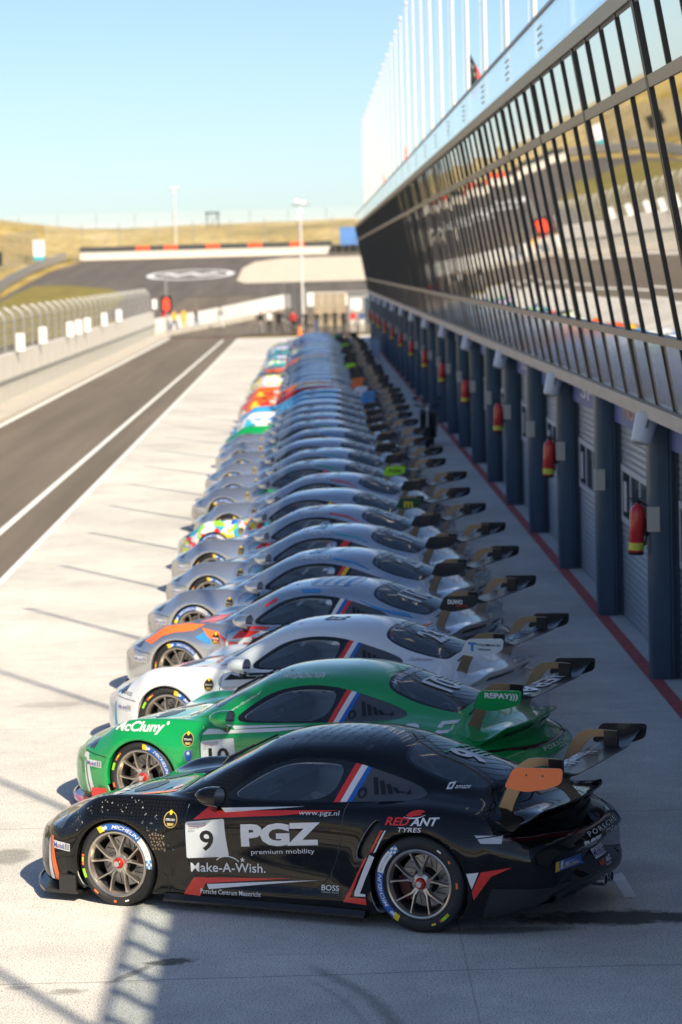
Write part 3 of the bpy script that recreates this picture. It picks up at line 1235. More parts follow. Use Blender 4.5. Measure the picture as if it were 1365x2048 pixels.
def make_support(sg):
    y0 = sg * .60
    P = [(3.965, .84), (4.085, .84), (4.10, .90), (4.155, 1.02), (4.20, 1.12), (4.255, 1.185), (4.315, 1.205), (4.42, 1.207), (4.44, 1.19), (4.455, 1.13),
         (4.475, 1.125), (4.475, 1.245), (4.46, 1.258), (4.30, 1.262), (4.215, 1.25), (4.15, 1.205), (4.10, 1.13), (4.04, 1.0)]
    m = MB().prism(P, y0 - .009, y0 + .009, 'xz', 0)
    # black clamp where it bites the wing
    m.box2((4.375, y0 - .016, WZ - .075), (4.482, y0 + .016, 1.256), 1)
    return m.mesh('wing_support', [M_BRONZE, M_SATIN], None)


CARM['wing'] = make_wing()
for sg_, k_ in ((-1, 'l'), (1, 'r')):
    CARM['endplate_' + k_] = make_endplate(sg_)
    CARM['support_' + k_] = make_support(sg_)


def make_diffuser():
    m = MB()
    n = 30
    V, F = [], []
    for k in range(n + 1):
        y = -.70 + 1.40 * k / n
        e = abs(y) / .80
        x = 4.585 - .22 * e ** 2.6
        lift = .30 - .05 * smooth01((e - .72) / .15)
        V += [(x - .03, y, lift + .055), (x + .012, y, lift + .03), (x + .006, y, lift), (x - .38, y, .14)]
    for k in range(n):
        for j in range(3):
            F.append((4 * k + j, 4 * k + j + 1, 4 * k + 5 + j, 4 * k + 4 + j))
    m.add(V, F)
    for y in (-.42, -.2, .2, .42):
        m.prism([(4.22, .15), (4.50, .31), (4.50, .25), (4.30, .15)], y - .006, y + .006, 'xz')
    return m.mesh('diffuser', M_CARBON, None)


CARM['diffuser'] = make_diffuser()
m_ = MB()
for y_ in (-.075, .075):
    m_.lathe([(.040, 0), (.047, 0), (.047, .14), (.040, .14)], 20, axis='y', c=(0, 0, 0), closed=True)
ex = MB()
for y_ in (-.065, .065):
    n_ = 20
    V_, F_ = [], []
    for (r_, x_) in ((.036, 4.44), (.036, 4.60), (.046, 4.60), (.046, 4.44)):
        for k_ in range(n_):
            a_ = 2 * math.pi * k_ / n_
            V_.append((x_, y_ + r_ * math.cos(a_), .275 + r_ * math.sin(a_)))
    for i_ in range(3):
        for k_ in range(n_):
            F_.append((i_ * n_ + k_, i_ * n_ + (k_ + 1) % n_, (i_ + 1) * n_ + (k_ + 1) % n_, (i_ + 1) * n_ + k_))
    ex.add(V_, F_)
CARM['exhaust'] = ex.mesh('exhaust', M_STEEL, 40)

# cabin
cg = MB()
def bar(*p, r=.02):
    cg.tube(p, r, 7)
for sg_ in (-1, 1):
    bar((2.86, sg_ * .66, .25), (2.86, sg_ * .66, .80), (2.84, sg_ * .56, 1.10), (2.82, sg_ * .46, 1.175))
    bar((1.62, sg_ * .66, .30), (1.72, sg_ * .66, .84), (2.08, sg_ * .545, 1.10), (2.84, sg_ * .53, 1.14))
    bar((2.84, sg_ * .50, 1.14), (3.3, sg_ * .45, .98), (3.75, sg_ * .40, .70))
    bar((1.9, sg_ * .70, .42), (2.86, sg_ * .68, .55))
    bar((1.9, sg_ * .70, .60), (2.86, sg_ * .68, .35))
    bar((1.70, sg_ * .66, .82), (2.06, sg_ * .66, .40))
bar((2.82, -.46, 1.175), (2.82, .46, 1.175))
bar((2.86, -.66, .30), (2.83, .50, 1.14))
bar((2.86, .66, .30), (2.83, -.50, 1.14))
bar((2.82, -.48, 1.15), (3.72, .40, .72))
bar((2.82, .48, 1.15), (3.72, -.40, .72))
bar((2.08, -.545, 1.10), (2.08, .545, 1.10))
CARM['cage'] = cg.mesh('roll_cage', M_CAGE, 60)
sm = MB()
Lp = [(2.25, .28), (2.30, .24), (2.70, .26), (2.80, .40), (2.93, .95), (2.90, 1.02), (2.80, 1.03), (2.74, .90), (2.62, .46), (2.32, .40)]
sm.prism(Lp, -.60, -.16, 'xz')
for y_ in (-.61, -.15):
    sm.prism([(2.30, .28), (2.70, .28), (2.93, .95), (2.78, 1.02), (2.58, .70), (2.50, .52), (2.32, .48)], y_ - .03, y_ + .03, 'xz')
CARM['seat'] = sm.mesh('seat', M_SEAT, None)
dsx = MB()
dsx.prism([(1.50, .60), (1.50, .86), (1.62, .885), (1.86, .86), (1.93, .80), (1.90, .62)], -.72, .72, 'xz')
dsx.box2((1.45, -.74, .12), (3.9, .74, .18))
dsx.box2((2.95, -.74, .18), (3.0, .74, .66))
dsx.box2((3.3, -.50, .18), (3.85, .50, .70))
CARM['dash'] = dsx.mesh('dashboard', mat('dash_dark', (.07, .072, .076), .7), None)
sw = MB()
n_ = 20
pts_ = [(2.07 + .05 * math.sin(2 * math.pi * k / n_), -.38 + .16 * math.cos(2 * math.pi * k / n_), .80 + .13 * math.sin(2 * math.pi * k / n_)) for k in range(n_ + 1)]
sw.tube(pts_, .014, 6)
sw.tube([(1.9, -.38, .78), (2.07, -.38, .80)], .03, 8)
sw.box((2.06, -.38, .80), (.03, .26, .05))
CARM['steering'] = sw.mesh('steering_wheel', M_SEAT, 60)
wp = MB()
a_ = surf('z', 1.50, -.18, .012)
b_ = surf('z', 1.78, -.56, .012)
c2_ = surf('z', 1.93, -.52, .014)
wp.tube([surf('z', 1.40, .12, .03), surf('z', 1.55, -.05, .03), surf('z', 1.78, -.10, .02)], .010, 6)
wp.tube([surf('z', 1.52, -.07, .014), surf('z', 1.75, -.10, .014), surf('z', 2.0, -.13, .014)], .008, 6)
CARM['wiper'] = wp.mesh('wiper', M_SATIN, None)
cw = MB()
CARM['cowl'] = decal('cowl_panel', [(*poly(chaikin([(1.405, -.66), (1.47, -.30), (1.465, .30), (1.405, .66), (1.37, .5), (1.355, 0), (1.37, -.5)], 1)), M_SATIN)], 'z', .006)
# hood outlets, roof hatch line, quarter panel slots, fuel flap
CARM['hood_vent'] = decal('hood_vent', [(*poly(chaikin([(.80, -.36), (1.02, -.40), (1.05, -.06), (.84, -.06)], 1)), M_SATIN), (*poly(chaikin([(.80, .36), (1.02, .40), (1.05, .06), (.84, .06)], 1)), M_SATIN)], 'z', .003)
SL = []
for k in range(5):
    x0 = 3.035 + .052 * k
    zt = 1.055 - .022 * k
    SL.append((*poly([(x0 + .03, .945 + .004 * k), (x0 + .062, .947 + .004 * k), (x0 + .02 + .0 * k, zt), (x0 - .012, zt)]), M_BLACKV))
SL.append((*poly(ellipse(2.972, .955, .034, .036)), M_BLACKV))
SL.append((*poly(ellipse(2.975, .948, .016, .020)), M_QUARTER, .002))
SL.append((*poly([(3.30, .955), (3.335, .957), (3.31, .985)]), M_BLACKV))
CARM['slots'] = decal('quarter_slots', SL, 'y', .002)
# seams (thin dark lines): bonnet-to-bumper, rear bumper to wing
def seam(pts, w=.0035, ax='y'):
    out = []
    for i in range(len(pts) - 1):
        a, b = np.array(pts[i]), np.array(pts[i + 1])
        d = b - a
        n = np.array([-d[1], d[0]]) / np.hypot(*d) * w
        out.append((*poly([tuple(a - n), tuple(b - n), tuple(b + n), tuple(a + n)]), M_BLACKV))
    return out
CARM['seams'] = decal('panel_seam', seam([(.36, .52), (.50, .505), (.62, .50), (.70, .485)]) + seam([(3.80, .70), (3.90, .712), (4.15, .745)]) +
                      seam([(4.165, .80), (4.19, .70), (4.2, .69)]) + seam([(1.43, .12), (1.425, .26), (1.36, .30)]) + [(*poly(ellipse(2.72, .705, .062, .017)), M_BLACKV)], 'y', .0015)
# ---------------------------------------------------------------- liveries (print on the bodywork)
def tx(body, x0, x1, z0, h, m, shear=0.0, bold=0.0, slope=0.0, eo=0.0012, spacing=1.0):
    V, F = text_fit(body, x0, x1, 0, h, shear, bold, spacing)
    V = [(a, z0 + b + (a - x0) * slope) for a, b in V]
    return (V, F, m, eo)


def pg(P, m, eo=0.0):
    return (list(P), [tuple(range(len(P)))], m, eo)


def rear_text(body, xc, yc, w, h, m, eo=.001, bold=0.0):
    """writing on an upward-facing panel, upright for someone standing behind the car (decal axis 'z': x, y)"""
    V, F = text_fit(body, -w / 2, w / 2, 0, h, 0, bold)
    return ([(xc - b, yc + a) for a, b in V], F, m, eo)


def front_text(body, xc, yc, w, h, m, eo=.001, bold=0.0):
    V, F = text_fit(body, -w / 2, w / 2, 0, h, 0, bold)
    return ([(xc + b, yc - a) for a, b in V], F, m, eo)


SLP = .09
sl = lambda x, z, x0: z + (x - x0) * SLP


def number_panel(num, name):
    P = [(1.588, .405), (1.935, .437), (1.905, .722), (1.585, .680)]
    P = chaikin([tuple(np.array(P[i]) * .93 + np.array(P[(i + 1) % 4]) * .07) for i in range(4)] and P, 0)
    Q = []
    for i in range(4):
        a, b, c_ = np.array(P[i - 1]), np.array(P[i]), np.array(P[(i + 1) % 4])
        for t in (.10, .03):
            Q.append(tuple(b + (a - b) * t))
        for t in (.03, .10):
            Q.append(tuple(b + (c_ - b) * t))
    w = .115 if len(num) == 1 else .20
    return decal(name, [pg(Q, M_WHITE), tx(num, 1.76 - w / 2, 1.76 + w / 2, .475, .150, M_BLACKV, 0, .02, .06),
                        tx('PORSCHE', 1.61, 1.755, .655, .016, M_GREYV, 0, 0, .12), pg([(1.61, .644), (1.75, .662), (1.75, .6655), (1.61, .6475)], M_RED, .0012),
                        tx('CARRERA CUP', 1.61, 1.70, .626, .011, M_GREYV, 0, 0, .12), tx('BENELUX', 1.61, 1.668, .608, .011, M_GREYV, 0, 0, .12)], 'y', .003, .06)


CARM['badge'] = decal('round_badge', [pg(ellipse(1.462, .69, .055, .062), M_GOLD), pg(ellipse(1.462, .69, .048, .055), M_BLACKV, .001), tx('PETROLHEAD', 1.425, 1.50, .682, .016, M_WHITE, 0, .01, 0, .002),
                                      pg([(1.435, .665), (1.49, .665), (1.483, .645), (1.442, .645)], M_GOLD, .002), pg(ellipse(1.462, .742, .012, .018), M_YELLOW, .002)], 'y', .003)
CARM['mobil_front'] = decal('oil_sticker', [pg([(.40, .395), (.60, .395), (.60, .452), (.40, .452)], M_WHITE), tx('M', .408, .448, .404, .036, M_BLUE, 0, .02), tx('o', .452, .478, .404, .036, M_RED, 0, .02),
                                            tx('bil', .482, .534, .404, .036, M_BLUE, 0, .02), pg([(.545, .402), (.566, .402), (.566, .446), (.545, .446)], M_GREYV, .001),
                                            pg([(.573, .402), (.592, .402), (.592, .446), (.573, .446)], M_GREYV, .001)], 'y', .003, .03)
CARM['rear_badge'] = decal('maker_lettering', [tx('PORSCHE', -.26, .36, .632, .030, M_WHITE, 0, .01, 0, 0, 1.35), tx('GT3 Cup', .02, .26, .588, .034, M_WHITE, .35, .01)], 'x', .004, .05)
CARM['mobil_rear'] = decal('oil_sticker_rear', [pg([(-.09, .43), (.17, .43), (.17, .50), (-.09, .50)], M_WHITE), tx('M', -.083, -.03, .440, .05, M_BLUE, 0, .02, 0, .0012), tx('o', -.025, .01, .440, .05, M_RED, 0, .02),
                                                tx('bil', .015, .085, .440, .05, M_BLUE, 0, .02), pg([(.11, .436), (.155, .436), (.155, .494), (.11, .494)], M_BLACKV, .001), tx('1', .125, .142, .445, .04, M_WHITE, 0, .0, 0, .002)], 'x', .003, .05)
CARM['michelin_rear'] = decal('tyre_sticker', [pg([(-.68, .455), (-.25, .43), (-.25, .505), (-.68, .53)], M_BLUE), pg([(-.68, .455), (-.61, .451), (-.63, .527), (-.68, .53)], M_YELLOW, .001),
                                               tx('MICHELIN', -.52, -.27, .468, .030, M_WHITE, .3, .015, -.058), pg(ellipse(-.57, .495, .024, .026, 12), M_WHITE, .0012), pg([(-.60, .462), (-.55, .460), (-.56, .49), (-.585, .492)], M_WHITE, .0012), pg([(-.55, .461), (-.29, .446), (-.29, .452), (-.55, .467)], M_YELLOW, .0014)], 'x', .004, .05)
for k_, s_ in (('l', -1), ('r', 1)):
    CARM['lamp_ring_' + k_] = decal('headlight_ring', [pg(ellipse(.455, s_ * .715, .05, .05), M_STEEL), pg(ellipse(.455, s_ * .715, .036, .036), M_LENS, .001)], 'z', .002)
CARM['tow'] = decal('roof_marker', [pg(ellipse(2.22, -.33, .016, .020, 12), M_WHITE), pg(ellipse(2.22, -.33, .012, .016, 12), M_RED, .001)], 'z', .003)


def rear_number(num, col):
    it = [rear_text(num, 3.66, -.04, .15 * len(num), .27, M_WHITE, .002, .03)]
    for k in range(5):
        it.append(pg([(3.40 + .045 * k, .27 - .0 * k), (3.40 + .045 * k, .12), (3.422 + .045 * k, .12), (3.422 + .045 * k, .27)], col, .0))
    it.append(pg([(3.38, -.16), (3.40, -.16), (3.40, .27), (3.38, .27)], col, .0))
    return decal('rear_window_number', it, 'z', .004)


# --- car 9: black
X0 = 1.6
black_side = [
    pg([(1.549, .125), (1.639, .262), (2.439, .309), (1.739, .222), (1.693, .125)], M_RED),
    pg([(1.751, .219), (2.684, .316), (1.771, .185)], M_WHITE, .001),
    tx('Porsche Centrum Maastricht', 1.70, 2.205, .150, .036, M_WHITE, 0, .006, .02),
    pg([(1.649, .700), (1.765, .800), (1.84, .776), (2.856, .841), (2.368, .775), (1.806, .722)], M_RED),
    pg([(1.871, .794), (2.553, .844), (1.912, .768)], M_WHITE, .001),
    tx('www.pgz.nl', 2.52, 2.85, .790, .032, M_WHITE, 0, 0, .05),
    tx('PGZ', 2.045, 2.70, .535, .150, M_WHITE, 0, .055, SLP),
    tx('premium mobility', 2.123, 2.65, .470, .036, M_WHITE, 0, 0, SLP),
    tx('Make-A-Wish.', 1.617, 2.235, .305, .070, M_WHITE, 0, .008, .05),
    pg([(1.92 + .11 * math.cos(rad(a)), .368 + .075 * math.sin(rad(a))) for a in range(150, 29, -10)] + [(1.92 + .103 * math.cos(rad(a)), .368 + .066 * math.sin(rad(a))) for a in range(30, 151, 10)], M_WHITE),
    pg([(2.045 + (.022 if k % 2 == 0 else .009) * math.cos(rad(36 * k + 18)), .420 + (.022 if k % 2 == 0 else .009) * math.sin(rad(36 * k + 18))) for k in range(10)], M_WHITE),
    tx('BOSS', 2.695, 2.84, .245, .040, M_WHITE, 0, .012, .03), tx('HUGO BOSS', 2.70, 2.838, .226, .011, M_WHITE, 0, 0, .03, spacing=1.3),
]
black_rear_side = [
    pg([(2.875, .176), (2.993, .385), (3.06, .50), (3.095, .53), (3.012, .385), (2.93, .212), (3.07, .218), (3.074, .172)], M_RED),
    pg([(3.115, .55), (2.972, .26), (2.968, .226), (3.066, .232), (3.066, .25), (3.017, .25), (3.15, .535)], M_WHITE, .001),
    pg([(3.205, .735), (3.12, .57), (3.135, .57), (3.225, .735)], M_RED), pg([(3.238, .735), (3.145, .565), (3.165, .575), (3.25, .735)], M_WHITE),
    pg([(3.868, .467), (3.959, .480), (3.905, .355)], M_WHITE),
    pg([(3.974, .482), (4.190, .520), (4.042, .451), (3.915, .275), (3.905, .335)], M_RED, .001),
    tx('RED', 3.237, 3.43, .775, .052, M_RED, .25, .03, .05), tx('ANT', 3.44, 3.655, .785, .052, M_WHITE, .25, .03, .05), tx('TYRES', 3.345, 3.53, .735, .032, M_WHITE, .2, .01, .05),
    pg(chaikin([(3.39, .846), (3.43, .876), (3.50, .890), (3.545, .876), (3.50, .868), (3.53, .858), (3.47, .850), (3.43, .838)], 1), M_RED, .001),
    pg(chaikin([(3.37, .845), (3.40, .835), (3.50, .842), (3.56, .868), (3.50, .834), (3.41, .826)], 1), M_WHITE),
    tx('amaze', 3.62, 3.72, .985, .024, M_WHITE, .1, .01, -.02), pg([(3.565, .980), (3.605, .982), (3.605, 1.022), (3.562, 1.018)], M_WHITE), pg(ellipse(3.585, 1.0, .010, .012, 10), M_BLACKV, .001),
]
front_corner_black = [pg([(.355, .48), (.395, .48), (.43, .33), (.475, .15), (.42, .15), (.38, .32)], M_ORANGE), pg([(.335, .46), (.35, .46), (.375, .32), (.41, .15), (.365, .15), (.345, .32)], M_WHITE, .001)]
# small raised-triangle print over the front wheel
rnd = random.Random(4)
tri = []
for k in range(70):
    a = rad(rnd.uniform(15, 150))
    d = RF + rnd.uniform(.05, .17)
    x, z = FA[0] + d * math.cos(a), FA[1] + d * math.sin(a)
    r = .0055 if rnd.random() < .8 else .008
    tri.append(pg([(x - r, z - r * .6), (x + r, z - r * .6), (x, z + r)], M_FAINT if rnd.random() < .5 else M_GREYV))
hon = []
for i in range(5):
    for j in range(5):
        x, z = 1.33 + .022 * i - .006 * j, .47 + .026 * j
        if (i + j) % 2 == 0:
            hon.append(pg([(x - .009, z - .008), (x + .009, z - .008), (x, z + .010)], M_BRONZE))
        else:
            hon.append(pg([(x - .009, z + .009), (x + .009, z + .009), (x, z - .008)], M_BRONZE))
NAMES = ['Alpha', 'Event Furn', 'Balyk', 'Baar', 'BRCK', 'Transport', 'Hermatie', 'De Duyckers', 'Automobile', 'Bretto', 'Delta', 'Medio']
roof_t = []
for r_ in range(9):
    x = 2.30 + .085 * r_
    y = -.46
    k = r_ * 5
    while y < .40:
        nm = NAMES[k % len(NAMES)]
        w = .021 * len(nm)
        roof_t.append(front_text(nm, x, -(y + w / 2) * 1.0, w, .034, M_FAINT, .001))
        y += w + .05
        k += 1
hood_black = [pg([(1.06, -.62), (1.35, -.60), (1.33, -.52), (.9, -.50), (.6, -.44)], M_ORANGE), front_text('HEMA', .62, -.15, .50, .13, M_WHITE, .001, .03), front_text('Y&K', .66, .25, .30, .10, M_GREENV, .001, .03),
              pg(ellipse(1.27, -.42, .035, .06), M_WHITE, .001), pg(ellipse(1.27, -.42, .012, .04), M_RED, .002), pg([(1.16, -.48), (1.21, -.35), (1.16, -.34)], M_TEAL, .001)]
LIV = {}
LIV['black'] = dict(
    side=decal('door_lettering', black_side, 'y', .003, .06), rear_side=decal('rear_quarter_print', black_rear_side, 'y', .003, .05), corner=decal('nose_stripe', front_corner_black, 'y', .003, .04),
    dots=decal('fender_print', tri + hon, 'y', .002, .2), roof=decal('roof_lettering', roof_t, 'z', .002, .08), hood=decal('hood_print', hood_black, 'z', .003, .08), panel=number_panel('9', 'number_panel'),
    rearnum=rear_number('9', M_GREENV),
    rearx=decal('rear_lettering', [tx('PGZ', -.38, -.08, .555, .06, M_WHITE, 0, .04), tx('premium', -.30, -.12, .535, .012, M_WHITE), tx('PGZ', .56, .73, .52, .05, M_WHITE, 0, .04), tx('RED', -.07, .05, .375, .034, M_RED, 0, .03), tx('ANT', .06, .19, .375, .034, M_WHITE, 0, .03),
                                   tx('RACING', .03, .15, .355, .014, M_WHITE)], 'x', .004, .05))


def wing_text(body, m, y0=-.40, y1=.45, h=.15):
    """writing along the wing, upright for someone in front of the car"""
    V, F = text_fit(body, -(y1 - y0) / 2, (y1 - y0) / 2, 0, h, 0, .02)
    V, F = slice2d(V, F, .05)
    mb = MB()
    mb.add([(4.29 + b, -a + (y0 + y1) / 2, 1.122 + .0165 + (.03 + b) * .02) for a, b in V], F)
    return mb.mesh('wing_lettering', m, None, fixn=False)


def flat_text(body, x0, x1, z, h, y, m, bold=.02, shear=0, extra=None):
    V, F = text_fit(body, x0, x1, z, h, shear, bold)
    return MB().add([(a, y, b) for a, b in V], F).mesh('end_plate_lettering', m, None, fixn=False)


# --- car 10: green
green_side = [
    pg([(1.60, .74), (1.71, .845), (1.80, .80), (2.70, .855), (1.75, .765), (2.35, .765)], M_WHITE) if False else pg([(1.59, .735), (1.70, .84), (1.80, .835), (1.76, .778), (2.75, .858), (2.30, .795)], M_WHITE),
    pg([(1.86, .815), (2.62, .862), (1.90, .792)], M_WHITE, .001),
    tx('NIEUWENHUIS', 2.02, 2.75, .50, .10, M_WHITE, 0, .02, SLP), tx('GROEP', 2.1, 2.5, .38, .07, M_WHITE, 0, .02, SLP),
    pg([(1.60, .14), (1.69, .24), (2.6, .28), (1.78, .20)], M_WHITE),
]
green_rear = [tx('REPAY', 3.02, 3.22, .99, .0, M_WHITE)] if False else [tx('R E', 3.52, 3.90, .80, .115, M_WHITE, 0, .015, .02), tx('PUR', 3.25, 3.47, .80, .10, M_WHITE, 0, .015, .02)]
LIV['green'] = dict(
    side=decal('door_lettering', green_side, 'y', .003, .06), rear_side=decal('rear_quarter_print', green_rear, 'y', .003, .05),
    fender=decal('fender_lettering', [tx('McCluny', .72, 1.22, .735, .075, M_WHITE, .1, .025, .03), pg(ellipse(1.245, .815, .013, .015, 12), M_WHITE)], 'y', .003, .04),
    shield=decal('shield_badge', [pg(chaikin([(1.425, .60), (1.505, .60), (1.502, .52), (1.465, .48), (1.428, .52)], 1), M_GREYV), pg(chaikin([(1.43, .595), (1.50, .595), (1.497, .523), (1.465, .487), (1.433, .523)], 1), M_BLUE, .001), pg(ellipse(1.465, .57, .014, .016, 10), M_WHITE, .002)], 'y', .003),
    corner=decal('nose_stripe', [pg([(.345, .50), (.40, .51), (.42, .50), (.50, .16), (.455, .16), (.39, .46), (.35, .46)], M_WHITE), pg([(.36, .43), (.38, .43), (.44, .16), (.415, .16)], M_WHITE, .001)], 'y', .003, .04),
    roof=decal('roof_edge_lettering', [tx('H. VAN EIJNDHOVEN', 2.14, 2.62, 1.205, .030, M_WHITE, .2, .012, .045)], 'y', .003, .04),
    pillar=decal('pillar_lettering', [tx('www.Porsche.nl', 1.78, 2.06, .905, .026, M_WHITE, .2, .008, .62)], 'y', .003, .04),
    hood=decal('hood_print', [pg([(.6, -.55), (1.3, -.66), (1.3, -.60), (.6, -.48)], M_WHITE), pg(ellipse(1.28, -.42, .04, .07), M_WHITE, .001), front_text('REPAY', .7, 0, .6, .14, M_WHITE, .001, .03)], 'z', .003, .08),
    panel=number_panel('10', 'number_panel'), rearnum=rear_number('10', M_WHITE),
    rearname=decal('rear_window_lettering', [rear_text('H.VAN EIJNDHOVEN', 3.24, 0, .74, .055, M_WHITE, .002, .015)], 'z', .004))
# --- car 23: white
LIV['white'] = dict(
    side=decal('door_lettering', [pg([(1.62, .74), (1.72, .83), (1.80, .80), (1.77, .775), (2.72, .852), (2.3, .79)], M_BLACKV), pg([(1.86, .81), (2.6, .86), (1.9, .79)], M_BLACKV, .001), tx('TULLEMANS', 2.02, 2.75, .52, .10, M_TEAL, 0, .02, SLP),
                                  tx('oliehandel', 2.1, 2.5, .42, .06, M_BLACKV, 0, .01, SLP)], 'y', .003, .06),
    rear_side=decal('rear_quarter_print', [tx('Tullemans', 3.50, 3.72, .965, .025, M_GREYV, .3, 0, -.02)], 'y', .003, .05),
    corner=decal('nose_lettering', [tx('PGZ', .47, .60, .545, .028, M_GREYV, 0, .03), pg([(.335, .46), (.36, .46), (.40, .2), (.36, .2)], M_TEAL)], 'y', .003, .04),
    roof=decal('roof_number', [front_text('23', 2.42, -.12, .22, .22, M_BLACKV, .001, .02)], 'z', .003), panel=number_panel('23', 'number_panel'), rearnum=rear_number('23', M_LBLUE),
    rearname=decal('rear_window_lettering', [rear_text('T. SPECKEN', 3.24, 0, .6, .055, M_WHITE, .002, .015)], 'z', .004))
# --- silver with red, orange and blue flashes
LIV['flash'] = dict(
    hood=decal('hood_print', [pg([(.55, -.74), (.72, -.84), (.85, -.78), (1.12, -.82), (1.38, -.70), (1.30, -.56), (1.0, -.52), (.9, -.36), (.62, -.40), (.70, -.58)], M_ORANGE), pg([(1.00, -.42), (1.38, -.56), (1.36, .3), (1.0, .3)], M_RED, .001), pg([(.5, .2), (.9, .1), (.9, .5), (.6, .45)], M_RED)], 'z', .003, .06),
    nose=decal('nose_print', [pg([(.52, .62), (.66, .70), (.82, .80), (1.05, .835), (1.30, .835), (1.18, .77), (.95, .745), (.80, .70), (.66, .60)], M_ORANGE, .001)], 'y', .003, .04),
    side=decal('door_print', [pg([(1.45, .78), (1.62, .66), (1.80, .83), (2.10, .83), (1.86, .72), (2.3, .73), (2.72, .86), (2.5, .65), (2.05, .55), (1.98, .66), (1.66, .56)], M_RED), pg([(2.1, .78), (2.4, .84), (2.3, .76)], M_LBLUE, .001), pg([(1.6, .74), (1.78, .83), (1.70, .84)], M_LBLUE, .001),
                              tx('DUWO', 2.1, 2.75, .40, .11, M_WHITE, 0, .03, SLP)], 'y', .003, .06),
    fender=decal('fender_print', [pg([(1.22, .70), (1.40, .62), (1.44, .74), (1.36, .79)], M_LBLUE), pg([(1.28, .80), (1.38, .70), (1.52, .62), (1.50, .76)], M_ORANGE, .001)], 'y', .003, .05),
    rear_side=decal('rear_quarter_print', [pg([(3.05, 1.135), (3.22, 1.07), (3.40, 1.02), (3.62, .99), (3.72, .95), (3.48, .985), (3.28, 1.03)], M_LBLUE), pg([(3.56, .86), (3.95, .90), (3.82, .80), (3.5, .78)], M_RED, .001), pg([(2.9, .62), (3.2, .80), (3.1, .6)], M_RED)], 'y', .003, .05),
    roof=decal('roof_print', [pg(chaikin([(2.35, -.42), (2.75, -.44), (2.95, -.28), (2.85, .3), (2.3, .3)], 1), M_WHITE), *[pg([(2.42 + .13 * k, -.40), (2.47 + .13 * k, -.40), (2.42 + .13 * k, .2), (2.37 + .13 * k, .2)], M_LBLUE, .001) for k in range(4)]], 'z', .003, .08),
    rail=decal('roof_edge_print', [pg([(2.42, 1.19), (2.62, 1.20), (2.60, 1.23), (2.36, 1.222)], M_LBLUE), pg([(1.98, 1.03), (2.12, 1.10), (2.10, 1.13), (1.97, 1.05)], M_RED)], 'y', .003, .05),
    panel=number_panel('38', 'number_panel'), rearnum=rear_number('110', M_WHITE))
LIV['plain'] = dict(rearnum=rear_number('25', M_WHITE), rearname=decal('rear_window_lettering', [rear_text('P. VERHAGEN', 3.24, 0, .6, .055, M_WHITE, .002, .015)], 'z', .004))
CARM['panel_blank'] = number_panel('7', 'number_panel')


def silver_livery(key, num, name, c1, c2, word):
    """restrained sponsor print for the silver cars of the middle of the row"""
    LIV[key] = dict(
        rearnum=rear_number(num, M_WHITE), rearname=decal('rear_window_lettering', [rear_text(name, 3.24, 0, .6, .055, M_WHITE, .002, .015)], 'z', .004), panel=number_panel(num, 'number_panel'),
        roof=decal('roof_lettering', [front_text(word, 2.30, 0, .72, .16, c1, .001, .02), front_text(name, 2.62, 0, .6, .08, M_WHITE, .001, .01)], 'z', .003, .08),
        rail=decal('roof_edge_print', [tx(word, 2.16, 2.66, 1.205, .032, M_WHITE, .15, .012, .03), pg([(2.72, 1.215), (3.0, 1.17), (3.2, 1.095), (3.2, 1.105), (3.0, 1.188), (2.72, 1.232)], c1)], 'y', .003, .04),
        side=decal('door_lettering', [tx(word, 2.03, 2.72, .52, .12, c2, 0, .03, SLP), pg([(1.66, .70), (1.78, .80), (2.75, .85), (1.84, .76)], c1), pg([(1.56, .13), (1.65, .25), (2.5, .29), (1.72, .19)], c2)], 'y', .003, .06),
        rear_side=decal('rear_quarter_print', [tx(word, 3.30, 3.66, .80, .05, c1, .2, .02, .03), pg([(3.86, .47), (4.0, .49), (3.92, .36)], c2)], 'y', .003, .05),
        hood=decal('hood_print', [pg([(.75, -.60), (1.2, -.68), (1.25, -.60), (.9, -.50)], c2), front_text(word, .70, 0, .55, .12, c1, .001, .03)], 'z', .003, .08))


silver_livery('silver_a', '25', 'V. DE WIT', M_LBLUE, M_TEAL, 'KEMKERS')
silver_livery('silver_b', '17', 'J. MAAS', M_TEAL, M_BLACKV, 'TALENT')
silver_livery('silver_c', '66', 'R. SMIT', M_RED, M_BLACKV, 'PROFILE')
silver_livery('silver_d', '31', 'L. BAKKER', M_GREENV, M_BLACKV, 'FREEM')

# ---------------------------------------------------------------- paint
P_BLACK = paint('black', (0.004, 0.004, 0.005), 0.0, 0.25)
P_BLACK.node_tree.nodes['Principled BSDF'].inputs['Specular IOR Level'].default_value = 0.0
P_GREEN = paint('green', (0.006, 0.40, 0.095), 0.2, 0.3)
P_WHITE = paint('white', (0.84, 0.85, 0.86), 0.0, 0.3)
P_SILVER = paint('silver', (0.60, 0.62, 0.65), 0.85, 0.27)
P_SILVER2 = paint('dark_silver', (0.50, 0.52, 0.55), 0.85, 0.27)
P_GREY = paint('agate_grey', (0.13, 0.135, 0.145), 0.5, 0.32)
P_ORANGE = paint('orange', (0.80, 0.12, 0.01), 0.0, 0.3)
P_LBLUE = paint('light_blue', (0.06, 0.36, 0.70), 0.0, 0.3)
P_LIME = paint('lime', (0.55, 0.75, 0.03), 0.0, 0.3)
P_PURPLE = paint('purple', (0.30, 0.05, 0.42), 0.0, 0.3)
P_RED = paint('red', (0.55, 0.02, 0.02), 0.0, 0.3)
P_TEAL = paint('teal', (0.05, 0.35, 0.38), 0.0, 0.3)


